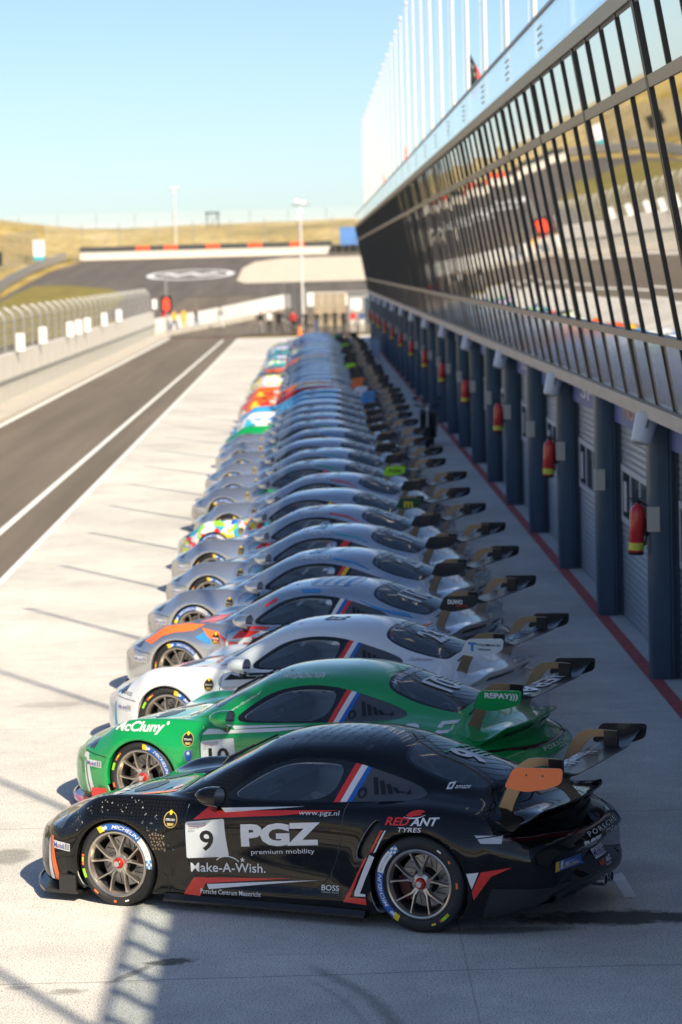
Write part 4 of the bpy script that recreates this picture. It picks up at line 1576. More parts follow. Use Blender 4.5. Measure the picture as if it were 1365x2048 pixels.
def multi_paint(name, scale=5.0, cols=None):
    """wrap printed with loud patches of colour"""
    m = paint(name, (0.5, 0.5, 0.5), 0, 0.3)
    nt = m.node_tree
    b = nt.nodes['Principled BSDF']
    tc = nt.nodes.new('ShaderNodeTexCoord')
    vo = nt.nodes.new('ShaderNodeTexVoronoi')
    vo.inputs['Scale'].default_value = scale
    nz = nt.nodes.new('ShaderNodeTexNoise')
    nz.inputs['Scale'].default_value = 4.0
    nt.links.new(tc.outputs['Object'], nz.inputs['Vector'])
    mxv = nt.nodes.new('ShaderNodeVectorMath')
    mxv.operation = 'MULTIPLY_ADD'
    mxv.inputs[1].default_value = (.5, .5, .5)
    nt.links.new(nz.outputs['Color'], mxv.inputs[0])
    nt.links.new(tc.outputs['Object'], mxv.inputs[2])
    nt.links.new(mxv.outputs[0], vo.inputs['Vector'])
    sp = nt.nodes.new('ShaderNodeSeparateColor')
    nt.links.new(vo.outputs['Color'], sp.inputs[0])
    cr = nt.nodes.new('ShaderNodeValToRGB')
    cr.color_ramp.interpolation = 'CONSTANT'
    cols = cols or [(0.8, .8, .8), (.02, .12, .65), (.75, .03, .03), (.8, .8, .8), (.35, .75, .03), (.02, .4, .6), (.75, .05, .4), (.8, .65, .02)]
    e = cr.color_ramp.elements
    e[0].color = (*cols[0], 1)
    e[1].position = 1 / 8
    e[1].color = (*cols[1], 1)
    for i in range(2, 8):
        k = e.new(i / 8)
        k.color = (*cols[i], 1)
    nt.links.new(sp.outputs[0], cr.inputs[0])
    nt.links.new(cr.outputs[0], b.inputs['Base Color'])
    return m


P_MULTI = multi_paint('printed_wrap', 6.5)
_w, _o, _y, _r, _b, _s = (.8, .8, .8), (.85, .16, .01), (.85, .62, .03), (.65, .03, .02), (.03, .25, .65), (.5, .52, .55)
P_WRAPO = multi_paint('orange_wrap', 4.0, [_o, _o, _r, _o, _y, _o, _w, _o])
P_WRAPB = multi_paint('blue_wrap', 4.0, [_w, _b, _w, _s, (.05, .45, .7), _w, _b, _w])
P_WRAPP = multi_paint('pink_wrap', 4.0, [(.6, .06, .35), _s, (.3, .05, .42), _w, (.75, .2, .45), _s, (.3, .05, .42), _b])
P_WRAPY = multi_paint('yellow_wrap', 4.0, [_y, (.5, .75, .05), _w, _y, _s, _w, _y, (.5, .75, .05)])

# triangle pattern just visible in the black paint
def black_pattern():
    nt = P_BLACK.node_tree
    b = nt.nodes['Principled BSDF']
    tc = nt.nodes.new('ShaderNodeTexCoord')
    mp = nt.nodes.new('ShaderNodeMapping')
    mp.inputs['Scale'].default_value = (36, 0, 42)
    nt.links.new(tc.outputs['Object'], mp.inputs['Vector'])
    ch = nt.nodes.new('ShaderNodeTexVoronoi')
    ch.inputs['Scale'].default_value = 1.0
    ch.inputs['Randomness'].default_value = 0.1
    nt.links.new(mp.outputs[0], ch.inputs['Vector'])
    mr = nt.nodes.new('ShaderNodeMapRange')
    mr.inputs[1].default_value = 0.30
    mr.inputs[2].default_value = 0.42
    mr.inputs[3].default_value = 0.010
    mr.inputs[4].default_value = 0.004
    nt.links.new(ch.outputs['Distance'], mr.inputs[0])
    cb = nt.nodes.new('ShaderNodeCombineColor')
    for i in range(3):
        nt.links.new(mr.outputs[0], cb.inputs[i])
    nt.links.new(cb.outputs[0], b.inputs['Base Color'])


black_pattern()

CAR_ROT = -25.45
CAR_O = (-2.081, 20.835)


def build_car(n, loc, rot, label, body, front=None, hood=None, door=None, endplate=None, stripe=None, liv=None, detail=2, mirror=None, splitter=None, wing_word=None, plate_word=None, roofcap=None):
    car = thing('race_car', label, 'race car', (loc[0], loc[1], 0), rad(rot), 'race cars parked in a row')
    front = front or body
    hood = hood or front
    door = door or body
    A = lambda nm, key, lm=None, parent=car: add_obj(nm, CARM[key], parent, link_mat=lm)
    A('body', 'body', body)
    A('front_body', 'front', front)
    A('inner_shell', 'lining')
    tag(A('panel_gap', 'gap'), kind='stuff')
    A('hood', 'hood', hood)
    A('door', 'door_l', door)
    A('side_window', 'side_window_l')
    A('window_border', 'window_border_l')
    A('quarter_panel', 'quarter_l')
    A('windscreen', 'windscreen')
    A('windscreen_border', 'windscreen_border')
    A('rear_window', 'rear_glass')
    A('rear_window_border', 'rear_border')
    A('headlight', 'lamp_l')
    for k in ('l', 'r') if detail else 'l':
      s = A('pillar_stripe', 'stripe_' + k)
      if stripe:
        for i in range(3):
            s.material_slots[i].link = 'OBJECT'
            s.material_slots[i].material = stripe[i]
    A('tail_light', 'tail')
    A('rear_apron', 'apron', None)
    A('side_intake', 'intake_l')
    for k in ('fl', 'bl') if detail == 0 else ('fl', 'bl', 'fr', 'br'):
        A('wheel_well', 'well_' + k)
        A('arch_edge', 'arch_' + k, front if k[0] == 'f' else body)
    A('front_splitter', 'splitter', splitter)
    A('side_skirt', 'skirt_l')
    A('mirror', 'mirror_l', mirror or body)
    A('ducktail_spoiler', 'ducktail', body)
    A('tail_vent', 'vents')
    A('diffuser', 'diffuser')
    A('nose_grille', 'grille')
    A('cowl_panel', 'cowl')
    A('quarter_slot', 'slots')
    w = A('rear_wing', 'wing')
    ep = A('end_plate', 'endplate_l', endplate, w)
    A('end_plate', 'endplate_r', None, w)
    A('wing_support', 'support_l', None, w)
    A('wing_support', 'support_r', None, w)
    A('dashboard', 'dash')
    A('seat', 'seat')
    A('roll_cage', 'cage')
    if detail >= 1:
        A('door', 'door_r', door)
        A('side_window', 'side_window_r')
        A('window_border', 'window_border_r')
        A('quarter_panel', 'quarter_r')
        A('headlight', 'lamp_r')
        A('side_intake', 'intake_r')
        A('side_skirt', 'skirt_r')
        A('mirror', 'mirror_r', mirror or body)
        A('tail_light_end', 'tail_clear_l')
        A('tail_light_end', 'tail_clear_r')
        A('engine_louvre', 'deck')
        A('exhaust', 'exhaust')
        tag(A('panel_seam', 'seams'), kind='stuff')
        A('hood_vent', 'hood_vent')
        A('round_badge', 'badge')
        A('oil_sticker', 'mobil_front')
        A('oil_sticker', 'mobil_rear')
        A('tyre_sticker', 'michelin_rear')
        A('maker_lettering', 'rear_badge')
        A('roof_marker', 'tow')
        A('headlight_ring', 'lamp_ring_l')
        A('headlight_ring', 'lamp_ring_r')
        A('steering_wheel', 'steering')
        A('wiper', 'wiper')
    else:
        A('round_badge', 'badge')
    rr_ = random.Random(n)
    steer = 0 if n == 0 else rad(rr_.uniform(-3.5, 3.5))
    for (axl, key, W, sides) in ((FA, WHF, .30, (-1, 1)), (RA, WHR, .31, (-1, 1))):
        for sg in sides:
            yc = sg * (.948 - W / 2)
            if detail == 0 and sg == 1:
                wo = add_obj('wheel', key['tyre'], car, (axl[0], yc, axl[1]), (0, 0, math.pi))
                continue
            wo = add_obj('wheel', key['rim'], car, (axl[0], yc, axl[1]), (0, 0 if n == 0 else rr_.uniform(-.9, .9), (math.pi if sg > 0 else 0) + (steer if axl is FA else 0)))
            add_obj('tyre', key['tyre'], wo)
            add_obj('centre_nut', key['nut'], wo)
            tag(add_obj('tyre_lettering', key['printing'], wo), kind='stuff')
            if detail >= 1:
                add_obj('brake_disc', key['disc'], wo)
                add_obj('brake_caliper', key['caliper'], wo)
    if liv:
        for k, me in LIV[liv].items():
            o = add_obj(me.name.split('.')[0], me, car)
            if k in ('dots', 'roof', 'rear_side', 'rearx', 'side', 'rearnum'):
                o['kind'] = 'stuff'
    if wing_word:
        add_obj('wing_lettering', wing_word, w)
    if plate_word:
        for me in plate_word:
            add_obj('end_plate_lettering', me, w)
    return car
# ================================================================== GROUND AND TRACK
def noise2(x, y, s=1.0, seed=0):
    r = 0
    for i, (fx, fy, ph) in enumerate(((.031, .017, 1.3), (.013, .041, 2.1), (.067, .053, .4), (.11, .083, 5.2), (.19, .23, 3.3))):
        r += math.sin(x * fx * s + y * fy * s * 1.3 + ph + seed) * math.cos(y * fy * s - x * fx * .7 * s + ph * 2) / (1 + i * .7)
    return r / 2.2


HY = [-400, 186, 200, 222, 236, 260, 300, 330, 342, 362, 384, 420, 600, 3000]
HZ = [0, 0, .35, 1.45, 2.35, 3.4, 4.9, 6.15, 6.6, 9.6, 11.3, 11.6, 12, 12]


def hgt(x, y, sand=True):
    h = float(pchip(HY, HZ, np.array([y]))[0])
    d = max(0.0, min(1.0, (-x - 33) / 34))
    d = d * d * (3 - 2 * d)
    L = d * (13 + 4.5 * noise2(x, y, .8)) * (.55 + .45 * min(1, max(0, (y + 60) / 160)))
    rough = max(d, min(1, max(0, (y - 340) / 30)))
    z = max(h, L) if L > 0 else h
    z = h + L * (1 - min(1, h / 16)) if L > 0 else h
    return z + rough * .9 * noise2(x, y, 2.3, 4)


def hgt_flat(x, y):
    return float(pchip(HY, HZ, np.array([y]))[0])


def ground_mat():
    m = mat('dune_ground', (.3, .24, .1), .95)
    nt = m.node_tree
    b = nt.nodes['Principled BSDF']
    tc = nt.nodes.new('ShaderNodeTexCoord')
    n1 = nt.nodes.new('ShaderNodeTexNoise')
    n1.inputs['Scale'].default_value = .06
    n1.inputs['Detail'].default_value = 8
    n1.inputs['Roughness'].default_value = .7
    n2 = nt.nodes.new('ShaderNodeTexNoise')
    n2.inputs['Scale'].default_value = .9
    n2.inputs['Detail'].default_value = 6
    for n in (n1, n2):
        nt.links.new(tc.outputs['Object'], n.inputs['Vector'])
    cr = nt.nodes.new('ShaderNodeValToRGB')
    e = cr.color_ramp.elements
    e[0].position, e[0].color = .36, (.17, .135, .016, 1)
    e[1].position, e[1].color = .66, (.58, .44, .22, 1)
    k = e.new(.48)
    k.color = (.36, .25, .05, 1)
    k = e.new(.57)
    k.color = (.44, .33, .11, 1)
    nt.links.new(n1.outputs['Fac'], cr.inputs[0])
    mr = nt.nodes.new('ShaderNodeMapRange')
    mr.inputs[1].default_value, mr.inputs[2].default_value, mr.inputs[3].default_value, mr.inputs[4].default_value = .3, .7, .6, 1.35
    nt.links.new(n2.outputs['Fac'], mr.inputs[0])
    vm = nt.nodes.new('ShaderNodeVectorMath')
    vm.operation = 'SCALE'
    nt.links.new(cr.outputs[0], vm.inputs[0])
    nt.links.new(mr.outputs[0], vm.inputs['Scale'])
    nt.links.new(vm.outputs[0], b.inputs['Base Color'])
    return m


xs_ = [-900, -500, -300, -200] + list(range(-150, -30, 5)) + list(range(-30, 40, 6)) + [45, 60, 90, 150, 300, 600, 900]
ys_ = [-500, -250, -120, -60] + list(range(-40, 180, 10)) + list(range(180, 440, 5)) + [460, 500, 600, 800, 1200, 2000, 3000]
mb = MB()
V_ = [(x, y, hgt(x, y) - .06) for x in xs_ for y in ys_]
ny = len(ys_)
mb.add(V_, [(i * ny + j, (i + 1) * ny + j, (i + 1) * ny + j + 1, i * ny + j + 1) for i in range(len(xs_) - 1) for j in range(ny - 1)])
tag(add_obj('ground', mb.mesh('ground', ground_mat(), 180)), kind='structure')


def drape(name, P, off, m, step=6.0, kind='structure'):
    V2, F2 = slice2d(list(P), [tuple(range(len(P)))], step)
    me = MB().add([(x, y, hgt_flat(x, y) + off) for x, y in V2], F2).mesh(name, m, 180, fixn=False)
    if me.polygons[0].normal.z < 0:
        me.flip_normals()
    return tag(add_obj(name, me), kind=kind)


def road_mat(name, col, vs1=.5, streak=True, speck=0.25):
    m = mat(name, col, .85)
    nt = m.node_tree
    b = nt.nodes['Principled BSDF']
    tc = nt.nodes.new('ShaderNodeTexCoord')
    mp = nt.nodes.new('ShaderNodeMapping')
    mp.inputs['Scale'].default_value = (1.6, .05, 1) if streak else (.3, .3, 1)
    nt.links.new(tc.outputs['Object'], mp.inputs['Vector'])
    n1 = nt.nodes.new('ShaderNodeTexNoise')
    n1.inputs['Scale'].default_value = vs1
    n1.inputs['Detail'].default_value = 7
    n1.inputs['Roughness'].default_value = .65
    nt.links.new(mp.outputs[0], n1.inputs['Vector'])
    n2 = nt.nodes.new('ShaderNodeTexNoise')
    n2.inputs['Scale'].default_value = 45
    n2.inputs['Detail'].default_value = 3
    nt.links.new(tc.outputs['Object'], n2.inputs['Vector'])
    a = nt.nodes.new('ShaderNodeMapRange')
    a.inputs[1].default_value, a.inputs[2].default_value, a.inputs[3].default_value, a.inputs[4].default_value = .3, .7, .72, 1.25
    nt.links.new(n1.outputs['Fac'], a.inputs[0])
    c = nt.nodes.new('ShaderNodeMapRange')
    c.inputs[1].default_value, c.inputs[2].default_value, c.inputs[3].default_value, c.inputs[4].default_value = .3, .7, 1 - speck, 1 + speck
    nt.links.new(n2.outputs['Fac'], c.inputs[0])
    mu = nt.nodes.new('ShaderNodeMath')
    mu.operation = 'MULTIPLY'
    nt.links.new(a.outputs[0], mu.inputs[0])
    nt.links.new(c.outputs[0], mu.inputs[1])
    vm = nt.nodes.new('ShaderNodeVectorMath')
    vm.operation = 'SCALE'
    vm.inputs[0].default_value = col
    nt.links.new(mu.outputs[0], vm.inputs['Scale'])
    nt.links.new(vm.outputs[0], b.inputs['Base Color'])
    return m


M_ASPH = road_mat('pit_asphalt', (.165, .135, .100))
M_TRACK = road_mat('track_asphalt', (.130, .110, .090), .4)
M_LINE = mat('road_paint_white', (.86, .85, .82), .7, var=.12, vscale=4)
M_REDLINE = mat('road_paint_red', (.52, .10, .09), .75, var=.35, vscale=5)
M_GRAVEL = mat('gravel_sand', (.66, .58, .46), .95, var=.12, vscale=.6)
M_LEDGE = mat('ledge_concrete', (.50, .46, .40), .9, var=.2, vscale=1.5)


def apron_mat():
    """brushed concrete with dark aggregate, joints, oil and tyre marks"""
    m = mat('apron_concrete', (.5, .48, .44), .85)
    nt = m.node_tree
    N, Lk = nt.nodes, nt.links
    b = N['Principled BSDF']
    tc = N.new('ShaderNodeTexCoord')
    P = tc.outputs['Object']

    def noise(sc, det=4, rough=.6, vec=P):
        n = N.new('ShaderNodeTexNoise')
        n.inputs['Scale'].default_value = sc
        n.inputs['Detail'].default_value = det
        n.inputs['Roughness'].default_value = rough
        Lk.new(vec, n.inputs['Vector'])
        return n.outputs['Fac']

    def rng(v, a, b_, c, d):
        r = N.new('ShaderNodeMapRange')
        for i, q in enumerate((a, b_, c, d)):
            r.inputs[i + 1].default_value = q
        Lk.new(v, r.inputs[0])
        return r.outputs[0]

    def op(o, a, b_=None, val=None):
        q = N.new('ShaderNodeMath')
        q.operation = o
        Lk.new(a, q.inputs[0])
        if b_ is not None:
            Lk.new(b_, q.inputs[1])
        elif val is not None:
            q.inputs[1].default_value = val
        return q.outputs[0]

    def spot(cx_, cy_, rx, ry, rot, edge, depth, nsc=9.0, namp=.55):
        """soft-edged stain with a ragged outline; returns multiplier"""
        mp = N.new('ShaderNodeMapping')
        mp.vector_type = 'TEXTURE'
        mp.inputs['Location'].default_value = (cx_, cy_, 0)
        mp.inputs['Rotation'].default_value = (0, 0, rot)
        mp.inputs['Scale'].default_value = (rx, ry, 1)
        Lk.new(P, mp.inputs['Vector'])
        ln = N.new('ShaderNodeVectorMath')
        ln.operation = 'LENGTH'
        Lk.new(mp.outputs[0], ln.inputs[0])
        nn = op('MULTIPLY', op('SUBTRACT', noise(nsc, 4, .7), val=.5), val=namp * 3)
        return rng(op('ADD', ln.outputs['Value'], nn), 1 - edge, 1.0, 1 - depth, 1.0)
    big = op('MULTIPLY', rng(noise(.35, 5), .3, .7, .80, 1.10), rng(noise(.11, 4), .35, .65, .90, 1.06))
    mid = rng(noise(2.6, 6, .7), .3, .7, .88, 1.1)
    speck = rng(noise(78, 2, .5), .37, .48, .38, 1.0)
    speck2 = rng(noise(160, 2, .5), .35, .65, .72, 1.22)
    tot = op('MULTIPLY', op('MULTIPLY', big, mid), op('MULTIPLY', speck, speck2))
    # slab joints across the apron
    sx = N.new('ShaderNodeSeparateXYZ')
    Lk.new(P, sx.inputs[0])
    wob = op('MULTIPLY', noise(.7, 3), val=.10)
    yj = op('ADD', sx.outputs['Y'], wob)
    j = op('ABSOLUTE', op('SUBTRACT', op('FRACT', op('MULTIPLY', yj, val=1 / 5.0)), val=.5))
    tot = op('MULTIPLY', tot, rng(j, .0006, .0030, .55, 1.0))
    xj = op('ABSOLUTE', op('SUBTRACT', sx.outputs['X'], val=.95))
    tot = op('MULTIPLY', tot, rng(xj, .004, .010, .75, 1.0))
    for s in ((-1.10, 17.90, .20, .10, .3, .35, .72, 14, .5), (-1.35, 17.62, .30, .05, 1.0, .4, .5, 16, .5), (-1.75, 17.22, .14, .10, 0, .5, .45, 14, .5), (-2.1, 17.35, .10, .06, 0, .5, .35, 12, .5),
              (-2.62, 21.36, .22, .35, 0, .3, .45, 5, .25), (-3.6, 24.9, .25, .4, 0, .4, .3, 5, .3), (2.1, 18.77, .85, .26, -.06, .40, .82, 6, .50), (1.2, 18.5, .7, .12, 0, .5, .5, 6, .3),
              (2.0, 20.2, 1.2, .5, 0, .6, .2, 4, .4), (-3.0, 29, .5, .25, 0, .5, .25, 6, .4), (1.9, 26.0, .8, .25, 0, .6, .25, 5, .4), (2.3, 33.0, .7, .25, 0, .6, .3, 5, .4), (2.6, 45.0, .7, .3, 0, .6, .3, 5, .4)):
        tot = op('MULTIPLY', tot, spot(*s))
    # faint rubber streaks and spills scattered over the apron
    mp2 = N.new('ShaderNodeMapping')
    mp2.inputs['Scale'].default_value = (.35, 2.6, 1)
    mp2.inputs['Rotation'].default_value = (0, 0, .45)
    Lk.new(P, mp2.inputs['Vector'])
    tot = op('MULTIPLY', tot, rng(noise(1.0, 5, .7, mp2.outputs[0]), .60, .72, 1.0, .80))
    tot = op('MULTIPLY', tot, rng(noise(1.3, 5, .75), .64, .74, 1.0, .72))
    # long tyre marks (two arcs)
    for (cx_, cy_, r, w, d) in ((-2.6, 15.9, 3.02, .05, .38), (-2.62, 15.9, 2.86, .025, .2)):
        dx = op('SUBTRACT', sx.outputs['X'], val=cx_)
        dy = op('SUBTRACT', sx.outputs['Y'], val=cy_)
        rr = op('SQRT', op('ADD', op('MULTIPLY', dx, dx), op('MULTIPLY', dy, dy)))
        dd = op('ABSOLUTE', op('SUBTRACT', rr, val=r))
        dd = op('ADD', dd, op('MULTIPLY', op('SUBTRACT', noise(12, 4, .75), val=.5), val=.10))
        keep = rng(sx.outputs['X'], -.15, .15, 1.0, 0.0)
        tot = op('MULTIPLY', tot, op('MAXIMUM', rng(dd, w * .3, w * 1.6, 1 - d, 1.0), keep))
    vm = N.new('ShaderNodeVectorMath')
    vm.operation = 'SCALE'
    vm.inputs[0].default_value = (.82, .79, .73)
    Lk.new(tot, vm.inputs['Scale'])
    Lk.new(vm.outputs[0], b.inputs['Base Color'])
    bp = N.new('ShaderNodeBump')
    bp.inputs['Strength'].default_value = .35
    bp.inputs['Distance'].default_value = .006
    Lk.new(noise(95, 3, .6), bp.inputs['Height'])
    Lk.new(bp.outputs[0], b.inputs['Normal'])
    return m


def sheet(name, x0, x1, y0, y1, z, m, kind='structure'):
    me = MB().add([(x0, y0, z), (x1, y0, z), (x1, y1, z), (x0, y1, z)], [(0, 1, 2, 3)]).mesh(name, m, None, fixn=False)
    return tag(add_obj(name, me), kind=kind)


sheet('pit_apron', -4.95, 9.0, -40, 181, 0.0, apron_mat())
sheet('pit_lane', -10.05, -4.95, -60, 186, -.004, M_ASPH)
for nm, x0, x1, y1 in (('lane_line', -10.06, -9.86, 186), ('lane_line', -5.98, -5.83, 177), ('lane_line', -5.02, -4.90, 180)):
    sheet(nm, x0, x1, -60, y1, .005, M_LINE)
sheet('lane_line', -9.9, -5.0, 181.0, 181.4, .005, M_REDLINE)
sheet('safety_line', 3.74, 3.90, -40, 170, .005, M_REDLINE)
me = MB().add([(2.222, 20.06, .005), (2.24, 19.34, .005), (2.335, 19.36, .005), (2.320, 20.16, .005)], [(0, 1, 2, 3)]).mesh('bay_mark', M_LINE, None)
tag(add_obj('parking_mark', me), kind='structure')
# ledge in front of the pit wall
mbx = MB().box2((-11.5, -60, -.05), (-10.1, 192, .12))
tag(add_obj('pit_ledge', mbx.mesh('pit_ledge', M_LEDGE, None)), kind='structure')
sheet('main_straight', -27.5, -12.2, -80, 214, -.004, M_TRACK)
drape('pit_exit', [(-10.05, 186.02), (9, 186.02), (9, 226), (3, 232), (-2, 240), (-11, 240), (-13, 222), (-12.2, 205)], .03, M_ASPH)
drape('track_bend', [(-27.5, 214), (-12.2, 214), (-11, 236), (40, 236), (40, 333), (-28, 333), (-29.5, 300), (-28.5, 255)], .05, M_TRACK)
drape('gravel_trap', [(-7.2, 262), (-6.2, 256), (36, 256), (36, 322), (-3, 322), (-6.4, 312), (-7.4, 296)], .09, M_GRAVEL)
drape('grass_verge', [(-27.4, 160), (-20, 170), (-17.0, 205), (-16.5, 236), (-19, 252), (-24, 262), (-27.4, 262)], .10, mat('verge_grass', (.22, .18, .035), .95, var=.4, vscale=.5))
drape('sand_runoff', [(-30, 333), (40, 333), (40, 337), (-30, 337)], .06, M_GRAVEL)
# ring logo painted on the bend
ring = []
RC = (-12.6, 281)
for a0 in range(0, 360, 10):
    q = []
    for (a, k) in ((a0, 1.0), (a0 + 10, 1.0), (a0 + 10, .84), (a0, .84)):
        q.append((RC[0] + 4.7 * k * math.cos(rad(a)), RC[1] + 13.5 * k * math.sin(rad(a))))
    ring.append(q)
mbr = MB()
for q in ring:
    mbr.add([(x, y, hgt_flat(x, y) + .09) for x, y in q], [(0, 1, 2, 3)])
wv = [(-3.6, -1.5), (-2.4, 3.8), (-1.2, .2), (0, 4.5), (1.2, .2), (2.4, 3.8), (3.6, -1.5), (2.4, -1.0), (1.2, -4.6), (0, -.5), (-1.2, -4.6), (-2.4, -1.0)]
mbr.add([(RC[0] + a, RC[1] + b_ * 1.2, hgt_flat(RC[0] + a, RC[1] + b_ * 1.2) + .10) for a, b_ in wv], [tuple(range(len(wv)))])
tag(add_obj('track_logo', mbr.mesh('track_logo', M_LINE, None)), kind='structure')

# ================================================================== PIT BUILDING
BAY, Y00, K0, K1 = 5.5, 29.7, -9, 25
YA, YB = Y00 + BAY * K0, Y00 + BAY * K1
bx0, bz0, bx1, bz1 = 3.75, 3.11, 3.008, 7.235
SL_ = math.hypot(bx1 - bx0, bz1 - bz0)
tdir = Vector(((bx1 - bx0) / SL_, 0, (bz1 - bz0) / SL_))
ndir = Vector((-tdir.z, 0, tdir.x))
LR, UR = SL_ * .202, SL_ * .795


def fp(y, l, off=0.0):
    return Vector((bx0, y, bz0)) + tdir * l + ndir * off


def fbox(mb, y0, y1, l0, l1, o0, o1, mi=0):
    P = [fp(y, l, o) for y in (y0, y1) for l in (l0, l1) for o in (o0, o1)]
    return mb.add(P, [(0, 1, 3, 2), (4, 6, 7, 5), (0, 4, 5, 1), (2, 3, 7, 6), (0, 2, 6, 4), (1, 5, 7, 3)], mi)


M_COL = mat('column_blue_grey', (.055, .095, .135), .42, var=.12, vscale=2)
M_COLD = mat('jamb_dark', (.045, .068, .09), .5)
M_DOOR = mat('shutter_grey', (.44, .46, .48), .45, .2, var=.08, vscale=4)
M_MULL = mat('mullion_black', (.018, .019, .021), .35)
M_RAIL = mat('rail_bronze_grey', (.25, .215, .185), .4, .5)
M_BEAM = mat('soffit_beam_grey', (.58, .53, .48), .5, .2, var=.1, vscale=1.5)
M_FGLASS = glass_mat('facade_glass', (.25, .26, .25), .012, 1.9, body=.92, bodycol=(.02, .022, .02), minrefl=.58)
M_SPAN = glass_mat('spandrel_glass', (.5, .5, .5), .10, 1.5, body=1.0, bodycol=(.80, .72, .64), minrefl=.35)
M_BALU = glass_mat('balustrade_glass', (.90, .95, .96), .02, 1.25, body=.06, bodycol=(.62, .74, .80))
M_SIGN = mat('sign_blue', (.115, .165, .42), .5)
M_SIGNW = mat('sign_white', (.7, .72, .78), .5)
M_SIGNO = mat('sign_orange', (.72, .36, .12), .5)
M_WBOX = mat('box_cream', (.56, .52, .44), .5)
M_ROOF = mat('roof_grey', (.22, .22, .22), .8)
M_FRAME = mat('door_frame_white', (.58, .60, .62), .5)
M_PANE = mat('door_pane_dark', (.035, .045, .05), .12)

bld = thing('pit_building', 'long pit garage building with leaning mirror glass front above blue-grey columns', 'building', (4.4, Y00, 0))
boff = Vector((-4.4, -Y00, 0))


def bpart(name, me, loc=(0, 0, 0), parent=None, **kw):
    o = add_obj(name, me, bld if parent is None else parent, Vector(loc) + (boff if parent is None else Vector((0, 0, 0))), **kw)
    return o


core = MB()
core.box2((4.18, YA, 0), (16, YB, 3.2))
core.add([(3.80, YA, 3.15), (3.09, YA, 7.1), (16, YA, 7.1), (16, YA, 3.15), (3.80, YB, 3.15), (3.09, YB, 7.1), (16, YB, 7.1), (16, YB, 3.15)],
         [(0, 1, 2, 3), (4, 7, 6, 5), (0, 4, 5, 1), (1, 5, 6, 2), (2, 6, 7, 3), (0, 3, 7, 4)])
bpart('core', core.mesh('core', M_COLD, None))
bpart('roof', MB().box2((3.02, YA, 7.10), (16, YB, 7.25)).mesh('roof', M_ROOF, None))
# long members
bpart('soffit_beam', fbox(MB(), YA, YB, -.10, .07, -.10, .05).mesh('beam', M_BEAM, None))
bpart('soffit_groove', fbox(MB(), YA, YB, .07, .10, -.06, .03).mesh('groove', M_MULL, None))
bpart('soffit', MB().box2((3.80, YA, 3.06), (4.5, YB, 3.12)).mesh('soffit', M_COLD, None))
bpart('lower_rail', fbox(MB(), YA, YB, LR - .045, LR + .045, -.03, .04).mesh('rail', M_RAIL, None))
bpart('upper_rail', fbox(MB(), YA, YB, UR - .055, UR + .055, -.03, .026).mesh('rail', M_RAIL, None))
bpart('top_rail', fbox(MB(), YA, YB, SL_ - .10, SL_ + .05, -.05, .045).mesh('rail', M_RAIL, None))
bpart('upstand', MB().box2((3.06, YA, 7.25), (3.16, YB, 7.42)).mesh('upstand', M_BEAM, None))
# mullions
mu1 = fbox(MB(), -.024, .024, .08, SL_ - .08, -.05, .025).mesh('mullion', M_MULL, None)
mm = MB()
fbox(mm, -.070, -.020, .08, SL_ - .05, -.05, .030)
fbox(mm, .020, .070, .08, SL_ - .05, -.05, .030)
fbox(mm, -.020, .020, .08, SL_ - .05, -.05, .016)
mu2 = mm.mesh('main_mullion', M_MULL, None)
PW = BAY / 4
for k in range(K0 * 4, K1 * 4 + 1):
    y = Y00 + PW * k
    bpart('mullion' if k % 4 else 'main_mullion', mu1 if k % 4 else mu2, (0, y, 0))
# glass, each pane a piece of its own, set with a trace of tilt
rg = random.Random(11)
rows = [('pane', .0, LR, UR, M_FGLASS), ('pane', .0, UR, SL_ - .05, M_FGLASS), ('spandrel_panel', .0, .09, LR, M_SPAN)]
PM = []
for (nm, o_, l0, l1, m) in rows:
    c_ = fp(0, (l0 + l1) / 2, 0)
    P = [fp(y, l, 0) - c_ for y, l in ((-PW / 2, l0), (PW / 2, l0), (PW / 2, l1), (-PW / 2, l1))]
    P2 = [p - ndir * .012 for p in P]
    PM.append((nm, c_, MB().add(P + P2, [(0, 1, 2, 3), (7, 6, 5, 4), (0, 4, 5, 1), (1, 5, 6, 2), (2, 6, 7, 3), (3, 7, 4, 0)]).mesh(nm, m, None)))
for k in range(-2 * 4, K1 * 4):
    y = Y00 + PW * (k + .5)
    for (nm, c_, me) in PM:
        o = bpart(nm, me, (c_.x, y, c_.z))
        s_ = .0022
        o.rotation_euler = (rg.gauss(0, s_ * .3), rg.gauss(0, s_ * .6), rg.gauss(0, s_))
st_ = MB()
fbox(st_, YA, Y00 - 2 * BAY, .09, SL_ - .05, -.012, 0)
tag(bpart('near_glazing', st_.mesh('near_glazing', M_FGLASS, None)), kind='stuff')
# balustrade on the roof edge
bm_ = MB().add([(3.02, 0, 7.26), (3.02, BAY / 2 - .02, 7.26), (3.02, BAY / 2 - .02, 7.88), (3.02, 0, 7.88), (3.032, 0, 7.26), (3.032, BAY / 2 - .02, 7.26), (3.032, BAY / 2 - .02, 7.88), (3.032, 0, 7.88)],
              [(0, 1, 2, 3), (7, 6, 5, 4), (0, 4, 5, 1), (1, 5, 6, 2), (2, 6, 7, 3), (3, 7, 4, 0)]).mesh('balustrade_panel', M_BALU, None)
for k in range(K0 * 2, K1 * 2):
    bpart('balustrade_panel', bm_, (0, Y00 + BAY / 2 * k, 0))
bpart('handrail', MB().box2((3.0, YA, 7.885), (3.05, YB, 7.925)).mesh('handrail', M_RAIL, None))
# little posts carrying the rail beyond the camera end
pm_ = MB().box2((3.04, -.06, 7.25), (3.07, .06, 7.88)).mesh('rail_post', M_RAIL, None)
for k in range(0, 40):
    bpart('rail_post', pm_, (0, -4 + .64 * k, 0))
